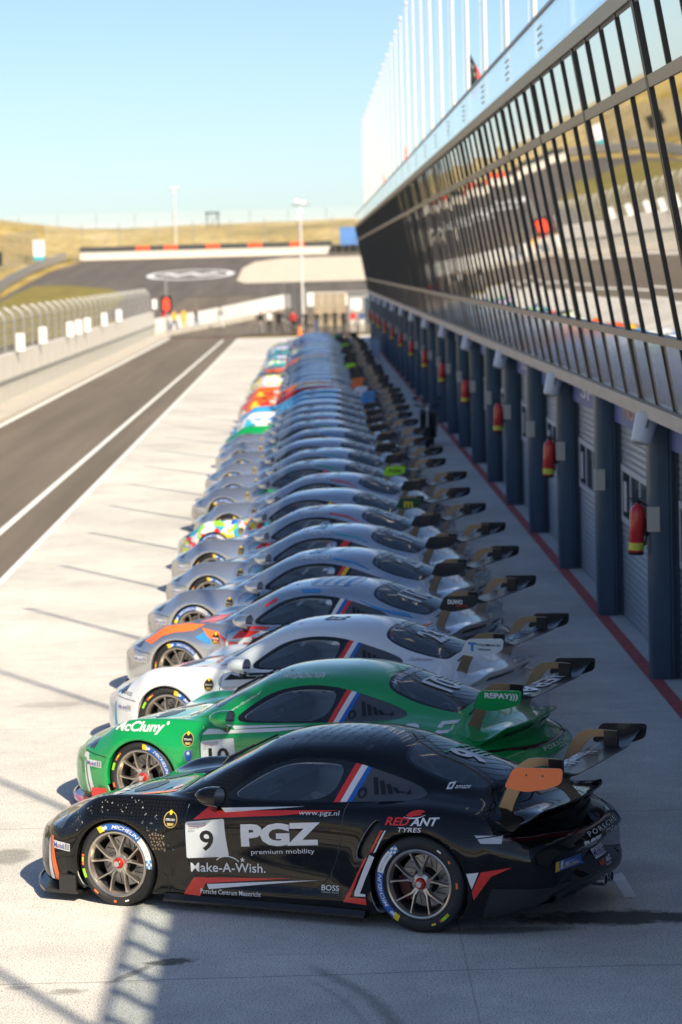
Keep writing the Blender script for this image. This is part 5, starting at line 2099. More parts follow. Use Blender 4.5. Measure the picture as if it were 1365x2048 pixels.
# faint frosted notices on the balustrade glass
M_FROST = mat('frosted_print', (.55, .66, .72), .6)
fr_ = MB()
for i in range(4):
    fr_.box2((3.010, 0.0, 7.72 - .09 * i), (3.016, .75 - .13 * (i % 2), 7.75 - .09 * i))
frm = fr_.mesh('frosted_print', M_FROST, None)
for k in range(1, 40, 2):
    tag(bpart('frosted_print', frm, (0, Y00 + BAY / 2 * k + .9, 0)), kind='stuff')

# columns, shutters, signs
cb = MB()
n_ = 6
P = []
x0, x1, w = 3.78, 4.01, .20
for cx_, cy_, a0 in ((x1 - .02, w - .02, 0), (x0 + .10, w - .10, 90), (x0 + .10, -w + .10, 180), (x1 - .02, -w + .02, 270)):
    r_ = .10 if cx_ < 3.93 else .02
    for q in range(n_ + 1):
        a = rad(a0 + 90 * q / n_)
        P.append((cx_ + r_ * math.cos(a), cy_ + r_ * math.sin(a)))
cb.prism(P, 0, 3.08, 'xy', 0)
cb.box2((4.012, -.16, 0), (4.075, .16, 3.07), 1)
cb.box2((4.008, -.21, 0), (4.03, -.185, 3.07), 0)
colm = cb.mesh('column', [M_COL, M_COLD], 40)
DW0, DW1 = .17, BAY - .17
db = MB()
ns = 30
for i in range(ns):
    z0, z1 = 2.66 / ns * i + .01, 2.66 / ns * (i + 1) + .01
    zm = z0 + (z1 - z0) * .85
    db.add([(4.12, DW0, z0), (4.12, DW1, z0), (4.112, DW1, (z0 + zm) / 2), (4.112, DW0, (z0 + zm) / 2), (4.12, DW1, zm), (4.12, DW0, zm), (4.135, DW1, z1), (4.135, DW0, z1)],
           [(0, 1, 2, 3), (3, 2, 4, 5), (5, 4, 6, 7)])
doorm = db.mesh('garage_door', M_DOOR, None)
wf = MB()
for y0, y1, z0, z1 in ((.35, BAY - .35, 1.98, 2.06), (.35, BAY - .35, 1.30, 1.38)):
    wf.box2((4.085, y0, z0), (4.112, y1, z1))
for i in range(6):
    y = .35 + (BAY - .7 - .06) * i / 5
    wf.box2((4.087, y, 1.38), (4.112, y + .06, 1.98))
wfm = wf.mesh('window_frame', M_FRAME, None)
wpm = MB().box2((4.098, .38, 1.36), (4.110, BAY - .38, 2.0)).mesh('window_pane', M_PANE, None)
lbm = MB().box2((4.080, 4.55, 1.46), (4.0865, 4.82, 1.86)).mesh('door_notice', M_WHITE, None)
sgm = MB().box2((4.03, .17, 2.62), (4.10, BAY - .17, 3.055)).mesh('name_board', M_SIGN, None)
jbm = MB().box2((4.077, -.17, 0), (4.17, .17, 3.07)).mesh('jamb', M_COLD, None)
bxm = MB().box2((3.755, -.235, 1.70), (3.885, -.10, 1.98)).mesh('switch_box', M_WBOX, None)
words = ['NURBURG', 'SPA', 'IMOLA', 'ZOLDER', 'MONZA', 'ASSEN', 'ESTORIL', 'LE MANS']


def sign_text(body, m):
    # faces the pit lane (-x): reading direction runs towards -y
    V, F = text_fit(body, -1.6, 1.6, 2.74, .24, 0, .01)
    return MB().add([(4.025, -a, b) for a, b in V], F).mesh('board_lettering', m, None, fixn=False)


wmesh = [sign_text(w_, M_SIGNO if i % 2 == 0 else M_SIGNW) for i, w_ in enumerate(words)]
for k in range(K0, K1 + 1):
    y = Y00 + BAY * k
    bpart('column', colm, (0, y, 0))
    bpart('jamb', jbm, (0, y, 0))
    bpart('switch_box', bxm, (0, y, 0))
    if k < K1:
        d = bpart('garage_door', doorm, (0, y, 0))
        if k >= -2:
            if k < 14:
                f = add_obj('window_frame', wfm, d)
                add_obj('window_pane', wpm, d)
                add_obj('door_notice', lbm, d)
        s = bpart('name_board', sgm, (0, y, 0))
        if -2 <= k < 14:
            add_obj('board_lettering', wmesh[k % 8], s, (0, BAY / 2 - .2, 0))

# ================================================================== THE ROW OF CARS
S0 = ORD = ['first', 'second', 'third', 'fourth', 'fifth', 'sixth', 'seventh', 'eighth', 'ninth', 'tenth', 'eleventh', 'twelfth', 'thirteenth', 'fourteenth', 'fifteenth', 'sixteenth', 'seventeenth', 'eighteenth',
            'nineteenth', 'twentieth', 'twenty-first', 'twenty-second', 'twenty-third', 'twenty-fourth', 'twenty-fifth', 'twenty-sixth', 'twenty-seventh', 'twenty-eighth', 'twenty-ninth', 'thirtieth', 'thirty-first',
            'thirty-second', 'thirty-third', 'thirty-fourth', 'thirty-fifth', 'thirty-sixth', 'thirty-seventh', 'thirty-eighth', 'thirty-ninth', 'fortieth']
YOFF = [0, 3.35, 6.35, 9.6, 12.7, 15.75, 18.65, 21.6]
BEL = (M_BLACKV, M_YELLOW, M_RED)
GER = (M_RED, M_YELLOW, M_BLACKV)
YLB = (M_YELLOW, M_RED, M_BLACKV)
specs = {
    0: dict(body=P_BLACK, endplate=M_ORANGE, liv='black', label='black race car number 9 with orange wing end plate, nearest the camera', wing_word=wing_text('HeuvelAir', M_WHITE, -.30, .35, .12)),
    1: dict(body=P_GREEN, endplate=P_GREEN, liv='green', label='bright green race car number 10 parked right behind the black one', splitter=P_RED, wing_word=wing_text('REPAY', M_WHITE, -.62, .72, .17),
            plate_word=[flat_text('REPAY)))', 4.275, 4.57, 1.19, .042, -.941, M_WHITE, .04)]),
    2: dict(body=P_WHITE, endplate=P_WHITE, liv='white', label='white race car with black roof number, third in the row', wing_word=wing_text('TULLEMANS', M_LBLUE, -.6, .6, .12),
            plate_word=[flat_text('TULLEMANS EU', 4.34, 4.57, 1.185, .022, -.941, M_BLACKV), flat_text('Oliehandel', 4.34, 4.47, 1.145, .018, -.941, M_BLACKV), flat_text('T', 4.245, 4.325, 1.14, .075, -.941, M_LBLUE, .06)]),
    3: dict(body=P_SILVER, liv='flash', stripe=(M_WHITE, M_BLUE, M_RED), label='silver race car with orange, red and blue flashes, fourth in the row', plate_word=[flat_text('DUWO', 4.27, 4.44, 1.165, .045, -.941, M_WHITE, .05), flat_text('RACING', 4.37, 4.50, 1.135, .02, -.941, M_RED)]),
    4: dict(body=P_SILVER, liv='silver_a', stripe=GER, label='silver race car with red and yellow pillar stripe, fifth in the row'),
    5: dict(body=P_SILVER, liv='silver_b', stripe=(M_RED, M_RED, M_BLACKV), door=P_SILVER, label='silver race car with short red pillar stripe, sixth in the row'),
    6: dict(body=P_SILVER, liv='silver_c', stripe=(M_QUARTER,) * 3, label='silver race car with black pillar, seventh in the row'),
    7: dict(body=P_SILVER, front=P_MULTI, door=P_MULTI, liv='plain', stripe=YLB, endplate=M_DGREEN, label='race car in a many-coloured printed wrap with dark green end plate', plate_word=[flat_text('m', 4.30, 4.45, 1.11, .13, -.941, M_YELLOW, .03)]),
    8: dict(body=P_SILVER, liv='silver_c', stripe=(M_QUARTER,) * 3, label='silver race car just past the many-coloured one, ninth in the row'),
    9: dict(body=P_SILVER2, liv='silver_d', endplate=M_LIME, stripe=(M_RED, M_RED, M_BLACKV), label='dark silver race car with lime green end plate, tenth in the row', plate_word=[flat_text('FREEM', 4.29, 4.52, 1.15, .05, -.941, M_BLACKV)]),
}
paints = {15: ('green front', P_GREEN, P_SILVER), 16: ('white and blue printed front', P_WRAPB, P_SILVER), 17: ('white front, blue body', P_WHITE, P_LBLUE), 18: ('light blue body', P_LBLUE, P_LBLUE), 19: ('orange printed front, red body', P_WRAPO, P_RED), 20: ('orange body', P_ORANGE, P_WRAPO),
          21: ('orange printed front', P_WRAPO, P_SILVER), 22: ('orange front', P_ORANGE, P_SILVER), 23: ('white and yellow printed front', P_WRAPY, P_SILVER), 24: ('white front', P_WHITE, P_SILVER2), 25: ('lime and yellow printed front', P_WRAPY, P_SILVER), 26: ('grey body', P_GREY, P_GREY), 27: ('orange front', P_ORANGE, P_GREY),
          28: ('silver front and printed red roof', P_SILVER, P_WRAPO), 29: ('teal front', P_TEAL, P_SILVER), 30: ('many-coloured printed front', P_MULTI, P_SILVER), 32: ('blue printed body', P_WRAPB, P_WRAPB), 33: ('silver front and lime printed body', P_SILVER, P_WRAPY), 34: ('teal front', P_TEAL, P_SILVER),
          35: ('grey front and pink printed body', P_GREY, P_WRAPP), 36: ('blue and white printed front', P_WRAPB, P_SILVER), 37: ('pink printed body', P_WRAPP, P_SILVER), 38: ('green front', P_GREEN, P_SILVER), 39: ('purple and pink printed body', P_WRAPP, P_WRAPP)}
rc = random.Random(5)
for n in range(40):
    yo = YOFF[n] if n < len(YOFF) else YOFF[-1] + 3.08 * (n - len(YOFF) + 1) + rc.uniform(-.12, .12)
    xo = [0, -.03, .03, -.02, .03, .10, .02, .0][n] if n < 8 else rc.uniform(-.10, .12)
    rot = CAR_ROT + (0 if n == 0 else rc.uniform(-1.2, 1.2))
    if n in specs:
        sp = dict(specs[n])
    else:
        ds_, hood, body = paints.get(n, ('silver body', None, P_SILVER if n % 3 else P_SILVER2))
        sp = dict(body=body, front=hood, stripe=(M_QUARTER,) * 3 if n % 2 else (M_RED, M_WHITE, M_BLUE), label='race car with %s, %s in the row counted from the camera' % (ds_, ORD[n]) if n < 12 else 'race car with %s, %s in the row from the camera' % (ds_, ORD[n]))
        if n < 19:
            sp['liv'] = ('silver_b', 'plain', 'silver_a', 'silver_d', 'silver_c')[n % 5]
        if n in (17, 18):
            sp['endplate'] = M_LBLUE
        if n in (20, 21):
            sp['endplate'] = M_ORANGE
        if n in (25, 33):
            sp['endplate'] = M_LIME
        if n == 19:
            sp['endplate'] = P_WHITE
        if n == 38:
            sp['endplate'] = P_GREEN
        if n == 39:
            sp['endplate'] = P_PURPLE
    lab = sp.pop('label')
    build_car(n, (CAR_O[0] + xo, CAR_O[1] + yo), rot, lab, detail=2 if n < 5 else (1 if n < 12 else 0), **sp)
# ================================================================== THINGS ON AND NEAR THE BUILDING
M_EXT = mat('extinguisher_red', (.62, .02, .02), .3, 0, .5)
M_EXTY = mat('extinguisher_label', (.75, .68, .08), .5)
M_BLK = mat('plain_black', (.012, .012, .013), .5)
M_LAMPW = mat('floodlight_white', (.72, .73, .74), .35)
M_POLE = mat('pole_white', (.70, .70, .68), .4, var=.06, vscale=3)
em = {}
b_ = MB().lathe([(0, -.29), (.075, -.29), (.088, -.27), (.088, .17), (.075, .22), (.040, .255), (.030, .27), (0, .27)], 20, axis='z')
em['body'] = b_.mesh('cylinder_body', M_EXT, 40)
em['label'] = MB().lathe([(.0895, -.262), (.0895, -.175)], 20, axis='z').mesh('label_band', M_EXTY, 60)
h_ = MB().lathe([(0, .27), (.032, .27), (.032, .30), (.02, .31), (0, .31)], 12, axis='z')
h_.box((-.03, 0, .325), (.16, .022, .014))
h_.box((-.02, 0, .30), (.13, .020, .012))
em['head'] = h_.mesh('valve_head', M_BLK, None)
em['hose'] = MB().tube([(.02, -.03, .29), (.10, -.05, .25), (.11, -.05, .05), (.10, -.04, -.15), (.095, -.03, -.20)], [.012, .012, .012, .014, .02], 7).mesh('hose', M_BLK, 60)
em['foot'] = MB().lathe([(0, -.315), (.086, -.315), (.090, -.288), (0, -.288)], 20, axis='z').mesh('foot_ring', M_BLK, 60)
em['bracket'] = MB().box2((.08, -.04, -.10), (.128, .04, .10)).mesh('bracket', M_BLK, None)
for i, k in enumerate(range(0, 26, 2)):
    t = thing('fire_extinguisher', 'red fire extinguisher with yellow band hanging on a column, %s from the camera' % ORD[i], 'extinguisher', (3.652, Y00 + BAY * k - .02, 1.74), 0, 'fire extinguishers on every second column')
    for nm, me in em.items():
        add_obj({'body': 'cylinder_body', 'label': 'label_band', 'head': 'valve_head', 'foot': 'foot_ring'}.get(nm, nm), me, t)
    t.rotation_euler = (rad(1.5), rad(3), 0)
# drum floodlights under the soffit edge
fm = MB().lathe([(0, -.19), (.09, -.19), (.115, -.17), (.130, .12), (.11, .15), (0, .15)], 24, axis='z').mesh('lamp_drum', M_LAMPW, 40)
fl = MB().lathe([(0, -.193), (.09, -.193)], 24, axis='z').mesh('lamp_lens', mat('lamp_lens', (.5, .5, .48), .2), None)
fk = MB().tube([(0, -.15, -.02), (0, -.17, .15), (0, -.05, .27), (0, .05, .27), (0, .17, .15), (0, .15, -.02)], .014, 6).mesh('yoke', M_RAIL, 60)
for i, k in enumerate(range(0, 26, 2)):
    t = thing('floodlight', 'white drum floodlight under the soffit above a column, %s from the camera' % ORD[i], 'floodlight', (3.70, Y00 + BAY * k - .45, 2.90), 0, 'floodlights under the soffit')
    for nm, me in (('lamp_drum', fm), ('lamp_lens', fl), ('yoke', fk)):
        add_obj(nm, me, t)
    t.rotation_euler = (rad(-8), rad(16), 0)
# flag poles on the roof
pmsh = MB().lathe([(0, 0), (.046, 0), (.044, .5), (.030, 6.05), (0, 6.06)], 12, axis='z').mesh('pole', M_POLE, 60)
psh = MB().box2((-.14, -.14, 0), (.14, .14, .04)).mesh('base_plate', M_RAIL, None)
pf = MB().lathe([(0, 6.05), (.06, 6.08), (.07, 6.13), (.05, 6.18), (0, 6.20)], 10, axis='z').mesh('finial', M_POLE, 60)
pr = MB().tube([(-.09, -.02, .6), (-.085, -.02, 6.0)], .006, 5).mesh('halyard', M_POLE, None)


def hanging_flag(cols, h):
    m = MB()
    n = 8
    for c in range(3):
        V, F = [], []
        for i in range(n + 1):
            z = -h * i / n
            for j in range(2):
                u = (c + j) / 3
                V.append((.05 + .22 * u * (.55 + .45 * math.sin(i * .5)), .05 * math.sin(3 * u + i * .7), z - .25 * u))
        for i in range(n):
            F.append((2 * i, 2 * i + 1, 2 * i + 3, 2 * i + 2))
        m.add(V, F, c)
    return m.mesh('flag', cols, None)


fgb = hanging_flag([M_BLACKV, M_BLACKV, M_RED], .75)
fgr = hanging_flag([M_RED, M_WHITE, M_BLUE], 1.0)
pole_i = 0
for k in range(-7, 23):
    y = 39.4 + 5.4 * k
    vis = y > 38
    lab = 'tall white flag pole on the roof edge, %s of those in view from the camera' % ORD[k] if vis and k > 0 else ('tall white flag pole on the roof edge, nearest to the camera in view' if k == 0 else 'white flag pole on the roof, %s one outside the right edge of view' % ORD[-k - 1])
    if k == 3:
        lab = 'white flag pole on the roof with a small limp black and red flag low down'
    t = thing('flag_pole', lab, 'flag pole', (3.45, y, 7.25), 0, 'flag poles on the pit roof')
    t.rotation_euler = (0, 0, 0)
    add_obj('pole', pmsh, t)
    add_obj('base_plate', psh, t)
    add_obj('finial', pf, t)
    add_obj('halyard', pr, t)
    if k == 3:
        add_obj('flag', fgb, t, (0, 0, 1.9))
    if k in (10, 15):
        add_obj('flag', fgr, t, (0, 0, 1.7))

# ================================================================== PIT WALL, FENCES, BARRIERS
M_WALLW = mat('pit_wall_white', (.72, .69, .63), .7, var=.1, vscale=1.2)
M_GALV = mat('galvanised_steel', (.42, .42, .41), .45, .6)
M_PLATFORM = mat('platform_grey', (.40, .37, .33), .7, var=.3, vscale=2)


def mesh_mat(name, col, alpha, scale=0):
    m = bpy.data.materials.new(name)
    m.use_nodes = True
    nt = m.node_tree
    b = nt.nodes['Principled BSDF']
    b.inputs['Base Color'].default_value = (*col, 1)
    b.inputs['Roughness'].default_value = .6
    tc = nt.nodes.new('ShaderNodeTexCoord')
    n = nt.nodes.new('ShaderNodeTexWave')
    n.bands_direction = 'DIAGONAL'
    n.inputs['Scale'].default_value = 6
    nt.links.new(tc.outputs['Object'], n.inputs['Vector'])
    mr = nt.nodes.new('ShaderNodeMapRange')
    mr.inputs[3].default_value = max(0, alpha - .12)
    mr.inputs[4].default_value = alpha + .12
    nt.links.new(n.outputs['Fac'], mr.inputs[0])
    nt.links.new(mr.outputs[0], b.inputs['Alpha'])
    return m


M_MESH = mesh_mat('wire_mesh', (.42, .40, .37), .30)
pw = thing('pit_wall', 'long white pit wall with tall debris fence along the pit lane', 'wall', (-11.45, 0, 0))
STEP = 3.3
wpn = MB().box2((-.14, .03, .12), (.14, STEP - .03, 1.82)).mesh('wall_panel', M_WALLW, None)
gapm = MB().box2((-.10, -.04, .12), (.10, .04, 1.70)).mesh('wall_joint', M_PLATFORM, None)
low = MB()
for q in range(3):
    low.box2((.145, .10 + 1.08 * q, .12), (.22, .16 + 1.08 * q, .95))
low.box2((.145, .0, .86), (.215, STEP, .93))
lowm = low.mesh('timing_stand', M_GALV, None)
pst = MB().tube([(-.05, 0, 1.7), (-.05, 0, 3.05), (-.10, 0, 3.22), (-.22, 0, 3.36), (-.45, 0, 3.52)], .042, 7).mesh('fence_post', M_GALV, 60)
mshp = MB().add([(-.06, 0, 1.82), (-.06, STEP, 1.82), (-.06, STEP, 3.05), (-.06, 0, 3.05), (-.42, 0, 3.5), (-.42, STEP, 3.5)], [(0, 1, 2, 3), (3, 2, 5, 4)]).mesh('fence_mesh', M_MESH, None)
wir = MB()
for z in (2.1, 2.4, 2.7, 3.0):
    wir.tube([(-.06, 0, z), (-.06, STEP, z)], .014, 5)
wirm = wir.mesh('fence_wire', M_GALV, None)
for k in range(-12, 58):
    y = STEP * k
    add_obj('wall_panel', wpn, pw, (0, y, 0))
    add_obj('fence_post', pst, pw, (0, y, 0))
    add_obj('fence_mesh', mshp, pw, (0, y, 0))
    tag(add_obj('fence_wire', wirm, pw, (0, y, 0)), kind='stuff')
    add_obj('wall_joint', gapm, pw, (0, y, 0))
    add_obj('rail_stand', lowm, pw, (0, y, 0))
# white boards fixed to the fence
brd = MB().box2((-.02, -.19, .1), (.02, .19, .78)).mesh('board', M_WHITE, None)
brf = MB().box2((-.035, -.21, .07), (-.022, .21, .81)).mesh('board_frame', M_GALV, None)
for i, (y, z) in enumerate(((101, 1.75), (109.5, 1.8), (122, 1.75), (126.5, 1.75), (131.5, 1.75), (142.5, 1.8), (153.5, 1.8), (189, 1.95), (60, 1.8), (75, 1.8))):
    lab = 'white board on the pit wall fence, %s of the boards counted from the left edge' % ORD[i] if i < 8 else 'white board on the near pit wall fence, left of the view, %s' % ('nearest' if i == 8 else 'second nearest')
    t = thing('notice_board', lab, 'board', (-11.24, y, z), rad(-88), 'white boards on the pit wall fence')
    t.rotation_euler = (0, 0, 0)
    add_obj('board', brd, t, (0.1, 0, 0), (0, 0, rad(-48)))
    add_obj('board_frame', brf, t, (0.1, 0, 0), (0, 0, rad(-48)))


def path_pts(P, step):
    out = []
    for i in range(len(P) - 1):
        a, b = Vector(P[i]), Vector(P[i + 1])
        n = max(1, int(round((b - a).length / step)))
        for k in range(n):
            out.append(a.lerp(b, k / n))
    out.append(Vector(P[-1]))
    return out


def run_fence(name, label, cat, P, step, z0, z1, post_r, mesh_m=None, rails=(), rail_h=.3, rail_m=None, post_m=None):
    pts = path_pts(P, step)
    t = thing(name, label, cat, (pts[0].x, pts[0].y, 0))
    o = Vector((pts[0].x, pts[0].y, 0))
    pm = MB().tube([(0, 0, z0), (0, 0, z1)], post_r, 6).mesh('post', post_m or M_GALV, 60)
    for q in pts:
        add_obj('post', pm, t, (q.x - o.x, q.y - o.y, hgt_flat(q.x, q.y)))
    for i in range(len(pts) - 1):
        a, b = pts[i], pts[i + 1]
        A = Vector((a.x, a.y, hgt_flat(a.x, a.y))) - o
        B = Vector((b.x, b.y, hgt_flat(b.x, b.y))) - o
        if mesh_m:
            me = MB().add([A + Vector((0, 0, z0 + .1)), B + Vector((0, 0, z0 + .1)), B + Vector((0, 0, z1)), A + Vector((0, 0, z1))], [(0, 1, 2, 3)]).mesh('mesh_panel', mesh_m, None)
            add_obj('mesh_panel', me, t)
        for z in rails:
            d = (B - A).normalized()
            s = Vector((-d.y, d.x, 0)).normalized() * .04
            V = []
            for p in (A, B):
                V += [p + s + Vector((0, 0, z)), p + s * 2.2 + Vector((0, 0, z + rail_h * .25)), p + s + Vector((0, 0, z + rail_h * .5)), p + s * 2.2 + Vector((0, 0, z + rail_h * .75)), p + s + Vector((0, 0, z + rail_h)),
                      p - s + Vector((0, 0, z + rail_h)), p - s + Vector((0, 0, z))]
            F = [(j, (j + 1) % 7, 7 + (j + 1) % 7, 7 + j) for j in range(7)] + [tuple(range(7)), tuple(range(13, 6, -1))]
            add_obj('rail', MB().add(V, F).mesh('rail', rail_m or M_GALV, None), t)
    return t


run_fence('guard_rail', 'triple steel guard rail curving along the left of the track', 'guard rail', [(-27.8, -60), (-27.8, 120), (-28.0, 214), (-28.8, 240), (-30.0, 262), (-31.2, 300), (-30.6, 333)], 12, 0, 1.15, .06, None, (.15, .50, .85), .30)
run_fence('debris_fence', 'tall grey wire debris fence on the bank left of the track', 'fence', [(-31.5, -60), (-31.5, 120), (-31.8, 214), (-32.8, 240), (-34.0, 265), (-35.2, 300), (-34.6, 338)], 8, 0, 4.2, .05, M_MESH, (), .3)
run_fence('crash_fence', 'thin wire fence on posts above the far tyre barrier', 'fence', [(-34, 341), (-10, 342), (12, 342)], 4.5, 0, 4.6, .05, mesh_mat('thin_mesh', (.75, .75, .74), .12))
# fence on the skyline of the far dune
run_fence('dune_fence', 'pale fence along the top of the far dune', 'fence', [(-60, 392), (-20, 394), (20, 392)], 6, -.5, 2.0, .06, mesh_mat('pale_mesh', (.7, .7, .7), .12))

# far tyre barrier: blocks of white concrete below, belted tyres above
tb = thing('tyre_barrier', 'tyre barrier of black and red belted stacks on a pale wall beyond the bend', 'barrier', (-29, 335.5, 6.3))
blk = MB().box2((0, -.4, -.6), (1.76, .4, 1.0)).mesh('wall_block', mat('barrier_concrete', (.60, .57, .52), .8, var=.15, vscale=.8), None)


def tyre_stack(m):
    b = MB()
    for q in range(2):
        for z in (1.0, 1.22, 1.44):
            b.lathe([(.18, z), (.42, z), (.44, z + .05), (.44, z + .16), (.42, z + .21), (.18, z + .21)], 10, axis='z', c=(.44 + .88 * q, 0, 0))
    b.box2((.0, -.47, 1.02), (1.76, -.44, 1.62), 1)
    return b.mesh('tyre_stack', [M_RUBBER, m], 50)


tsb, tsr = tyre_stack(mat('belt_dark', (.05, .055, .055), .6)), tyre_stack(mat('belt_red', (.70, .09, .03), .6))
for i in range(18):
    z = hgt_flat(0, 335.5) - 6.3
    add_obj('wall_block', blk, tb, (1.78 * i, 0, z))
    add_obj('tyre_stack', tsr if i in (4, 6, 9, 12, 15) else tsb, tb, (1.78 * i, 0, z + .0))
t2 = thing('tyre_wall', 'long black wall of stacked tyres at the far right of the bend', 'barrier', (2.8, 334.5, 6.2))
tw2 = MB()
for q in range(2):
    for z in (0, .24, .48, .72, .96):
        tw2.lathe([(.18, z), (.44, z), (.46, z + .05), (.46, z + .18), (.44, z + .23), (.18, z + .23)], 10, axis='z', c=(.46 + .92 * q, 0, 0))
tw2m = tw2.mesh('tyre_stack', M_RUBBER, 50)
for i in range(8):
    add_obj('tyre_stack', tw2m, t2, (1.86 * i, 0, 0))
# white concrete walls of the pit exit
def wall_run(name, label, P, h, w, m, step=4.0):
    pts = path_pts(P, step)
    t = thing(name, label, 'wall', (pts[0].x, pts[0].y, 0))
    o = Vector((pts[0].x, pts[0].y, 0))
    for i in range(len(pts) - 1):
        a, b = pts[i], pts[i + 1]
        d = (b - a).normalized()
        s = Vector((-d.y, d.x, 0)) * w / 2
        b2 = b - d * .02
        V = []
        for p in (a, b2):
            z = hgt_flat(p.x, p.y)
            for e in (-1, 1):
                V += [Vector((p.x, p.y, z - .3)) + s * e - o, Vector((p.x, p.y, z + h)) + s * e * .8 - o]
        me = MB().add(V, [(0, 1, 3, 2), (4, 6, 7, 5), (0, 4, 5, 1), (2, 3, 7, 6), (1, 5, 7, 3), (0, 2, 6, 4)]).mesh('wall_block', m, None)
        add_obj('wall_block', me, t)
    return t


M_WHW = mat('white_wall_paint', (.80, .79, .75), .6, var=.05, vscale=.5)
wall_run('exit_wall', 'white concrete wall curving along the pit exit', [(-11.4, 193), (-9.2, 200), (-6.6, 208), (-4.0, 215.5), (-1.8, 221)], 1.15, .5, M_WHW)
wall_run('track_wall', 'straight white wall beyond the end of the garages', [(-.2, 222), (6, 222), (14, 222)], 1.15, .5, M_WHW)
wall_run('low_kerb_wall', 'low pale kerb wall beside the pit exit lane', [(-10.6, 190), (-8.6, 197), (-6.0, 205), (-4.6, 209)], .35, .5, M_LEDGE)
run_fence('mesh_gate', 'grey mesh gate standing between the two white walls', 'gate', [(-2.0, 212), (-.4, 206), (-.3, 198)], 3, 0, 2.6, .05, mesh_mat('gate_mesh', (.40, .37, .33), .7), (), .2)
# timber hoarding and huts at the end of the lane
hd = thing('timber_hoarding', 'tan timber hoarding at the end of the pit lane', 'hoarding', (.3, 197, .3))
for i in range(4):
    add_obj('board', MB().box2((.6 * i, 0, 0), (.6 * i + .58, .06, 2.4)).mesh('board', mat('tan_board', (.36, .30, .21), .7, var=.2, vscale=1), None), hd)
add_obj('top_batten', MB().box2((0, -.03, 2.4), (2.38, .09, 2.5)).mesh('batten', mat('tan_board', (.5, .34, .15)), None), hd)
ht = thing('site_cabin', 'pale cabin with a flat roof behind the last parked car', 'cabin', (2.9, 200, .35))
add_obj('wall', MB().box2((0, 0, 0), (2.2, 3, 2.3)).mesh('cabin_wall', mat('cabin_grey', (.33, .33, .33), .6, var=.08, vscale=1), None), ht)
add_obj('roof', MB().box2((-.12, -.12, 2.3), (2.32, 3.12, 2.42)).mesh('cabin_roof', M_ROOF, None), ht)
add_obj('window', MB().box2((.2, -.03, 1.0), (1.0, -.002, 1.9)).mesh('cabin_window', M_WHITE, None), ht)
add_obj('door', MB().box2((1.25, -.03, .05), (1.95, -.002, 2.0)).mesh('cabin_door', M_COLD, None), ht)
# blue container on the bank
bc = thing('container', 'bright blue container standing behind the far tyre wall', 'container', (4.2, 345, 7.2))
M_CBLUE = mat('container_blue', (.01, .20, .62), .5)
cbx = MB()
for i in range(16):
    cbx.box2((.18 * i, 0, .1), (.18 * i + .12, 2.4, 2.5))
cbx.box2((0, .04, .12), (2.86, 2.36, 2.48))
add_obj('shell', cbx.mesh('shell', M_CBLUE, None), bc)
add_obj('frame', MB().box2((-.05, -.05, 0), (2.95, 2.45, .1)).box2((-.05, -.05, 2.5), (2.95, 2.45, 2.6)).mesh('frame', M_CBLUE, None), bc)


def mast(loc, h, label, arms):
    t = thing('light_mast', label, 'light mast', loc, 0, 'light masts')
    add_obj('pole', MB().tube([(0, 0, 0), (0, 0, h)], [.10, .06], 10).mesh('pole', M_POLE, 60), t)
    add_obj('cross_arm', MB().box2((-.7, -.05, h - .1), (.7, .05, h)).mesh('cross_arm', M_GALV, None), t)
    for i, (x, z) in enumerate(arms):
        m = MB().box((x, -.12, h + z), (.28, .16, .24), M=Matrix.Rotation(rad(-25), 3, 'X'))
        l_ = add_obj('lamp_head', m.mesh('lamp_head', M_LAMPW, None), t)
        add_obj('lens', MB().box((x, -.205, h + z - .03), (.24, .02, .20), M=Matrix.Rotation(rad(-25), 3, 'X')).mesh('lens', M_WHITE, None), l_)
    return t


mast((-17.3, 346, 7.0), 8.4, 'slim white light mast on the far bank', [(-.35, .15), (.35, .15), (0, -.4)])
mast((-.52, 193.5, .15), 9.2, 'white light mast at the end of the apron', [(-.2, .2), (.25, .1), (0, -.55), (-.1, -1.0)])
sc_ = thing('scaffold_tower', 'small dark scaffold frame on top of the far dune', 'scaffold', (-14.4, 378, 9.6))
for x in (0, 1.6):
    for y in (0, 1.4):
        add_obj('upright', MB().tube([(x, y, 0), (x, y, 3.4)], .07, 6).mesh('upright', M_COLD, 60), sc_)
add_obj('deck', MB().box2((-.2, -.2, 3.1), (1.8, 1.6, 3.3)).mesh('deck', M_COLD, None), sc_)
add_obj('brace', MB().tube([(0, 0, .2), (1.6, 0, 3.0)], .05, 6).mesh('brace', M_COLD, None), sc_)
# portable toilets / white cabin on the left bank
for i, (x, y, lab) in enumerate(((-29.5, 302, 'small white cabin with teal base on the left bank'),)):
    t = thing('toilet_cabin', lab, 'cabin', (-33.5, 322, hgt_flat(0, 322) + .6))
    add_obj('wall', MB().box2((0, 0, .5), (1.3, 1.3, 2.3)).mesh('wall', M_WHITE, None), t)
    add_obj('base', MB().box2((-.02, -.02, 0), (1.32, 1.32, .5)).mesh('base', M_TEAL, None), t)
    add_obj('roof', MB().box2((-.08, -.08, 2.3), (1.38, 1.38, 2.45)).mesh('roof', M_WHITE, None), t)
bb = thing('trackside_screen', 'dark square screen on the left debris fence', 'screen', (-34.2, 262, hgt_flat(0, 262)))
add_obj('panel', MB().box2((2.0, -.1, 2.2), (3.8, .1, 3.6)).mesh('panel', M_BLK, None), bb)
add_obj('leg', MB().tube([(2.9, 0, 0), (2.9, 0, 2.2)], .08, 8).mesh('leg', M_GALV, None), bb)
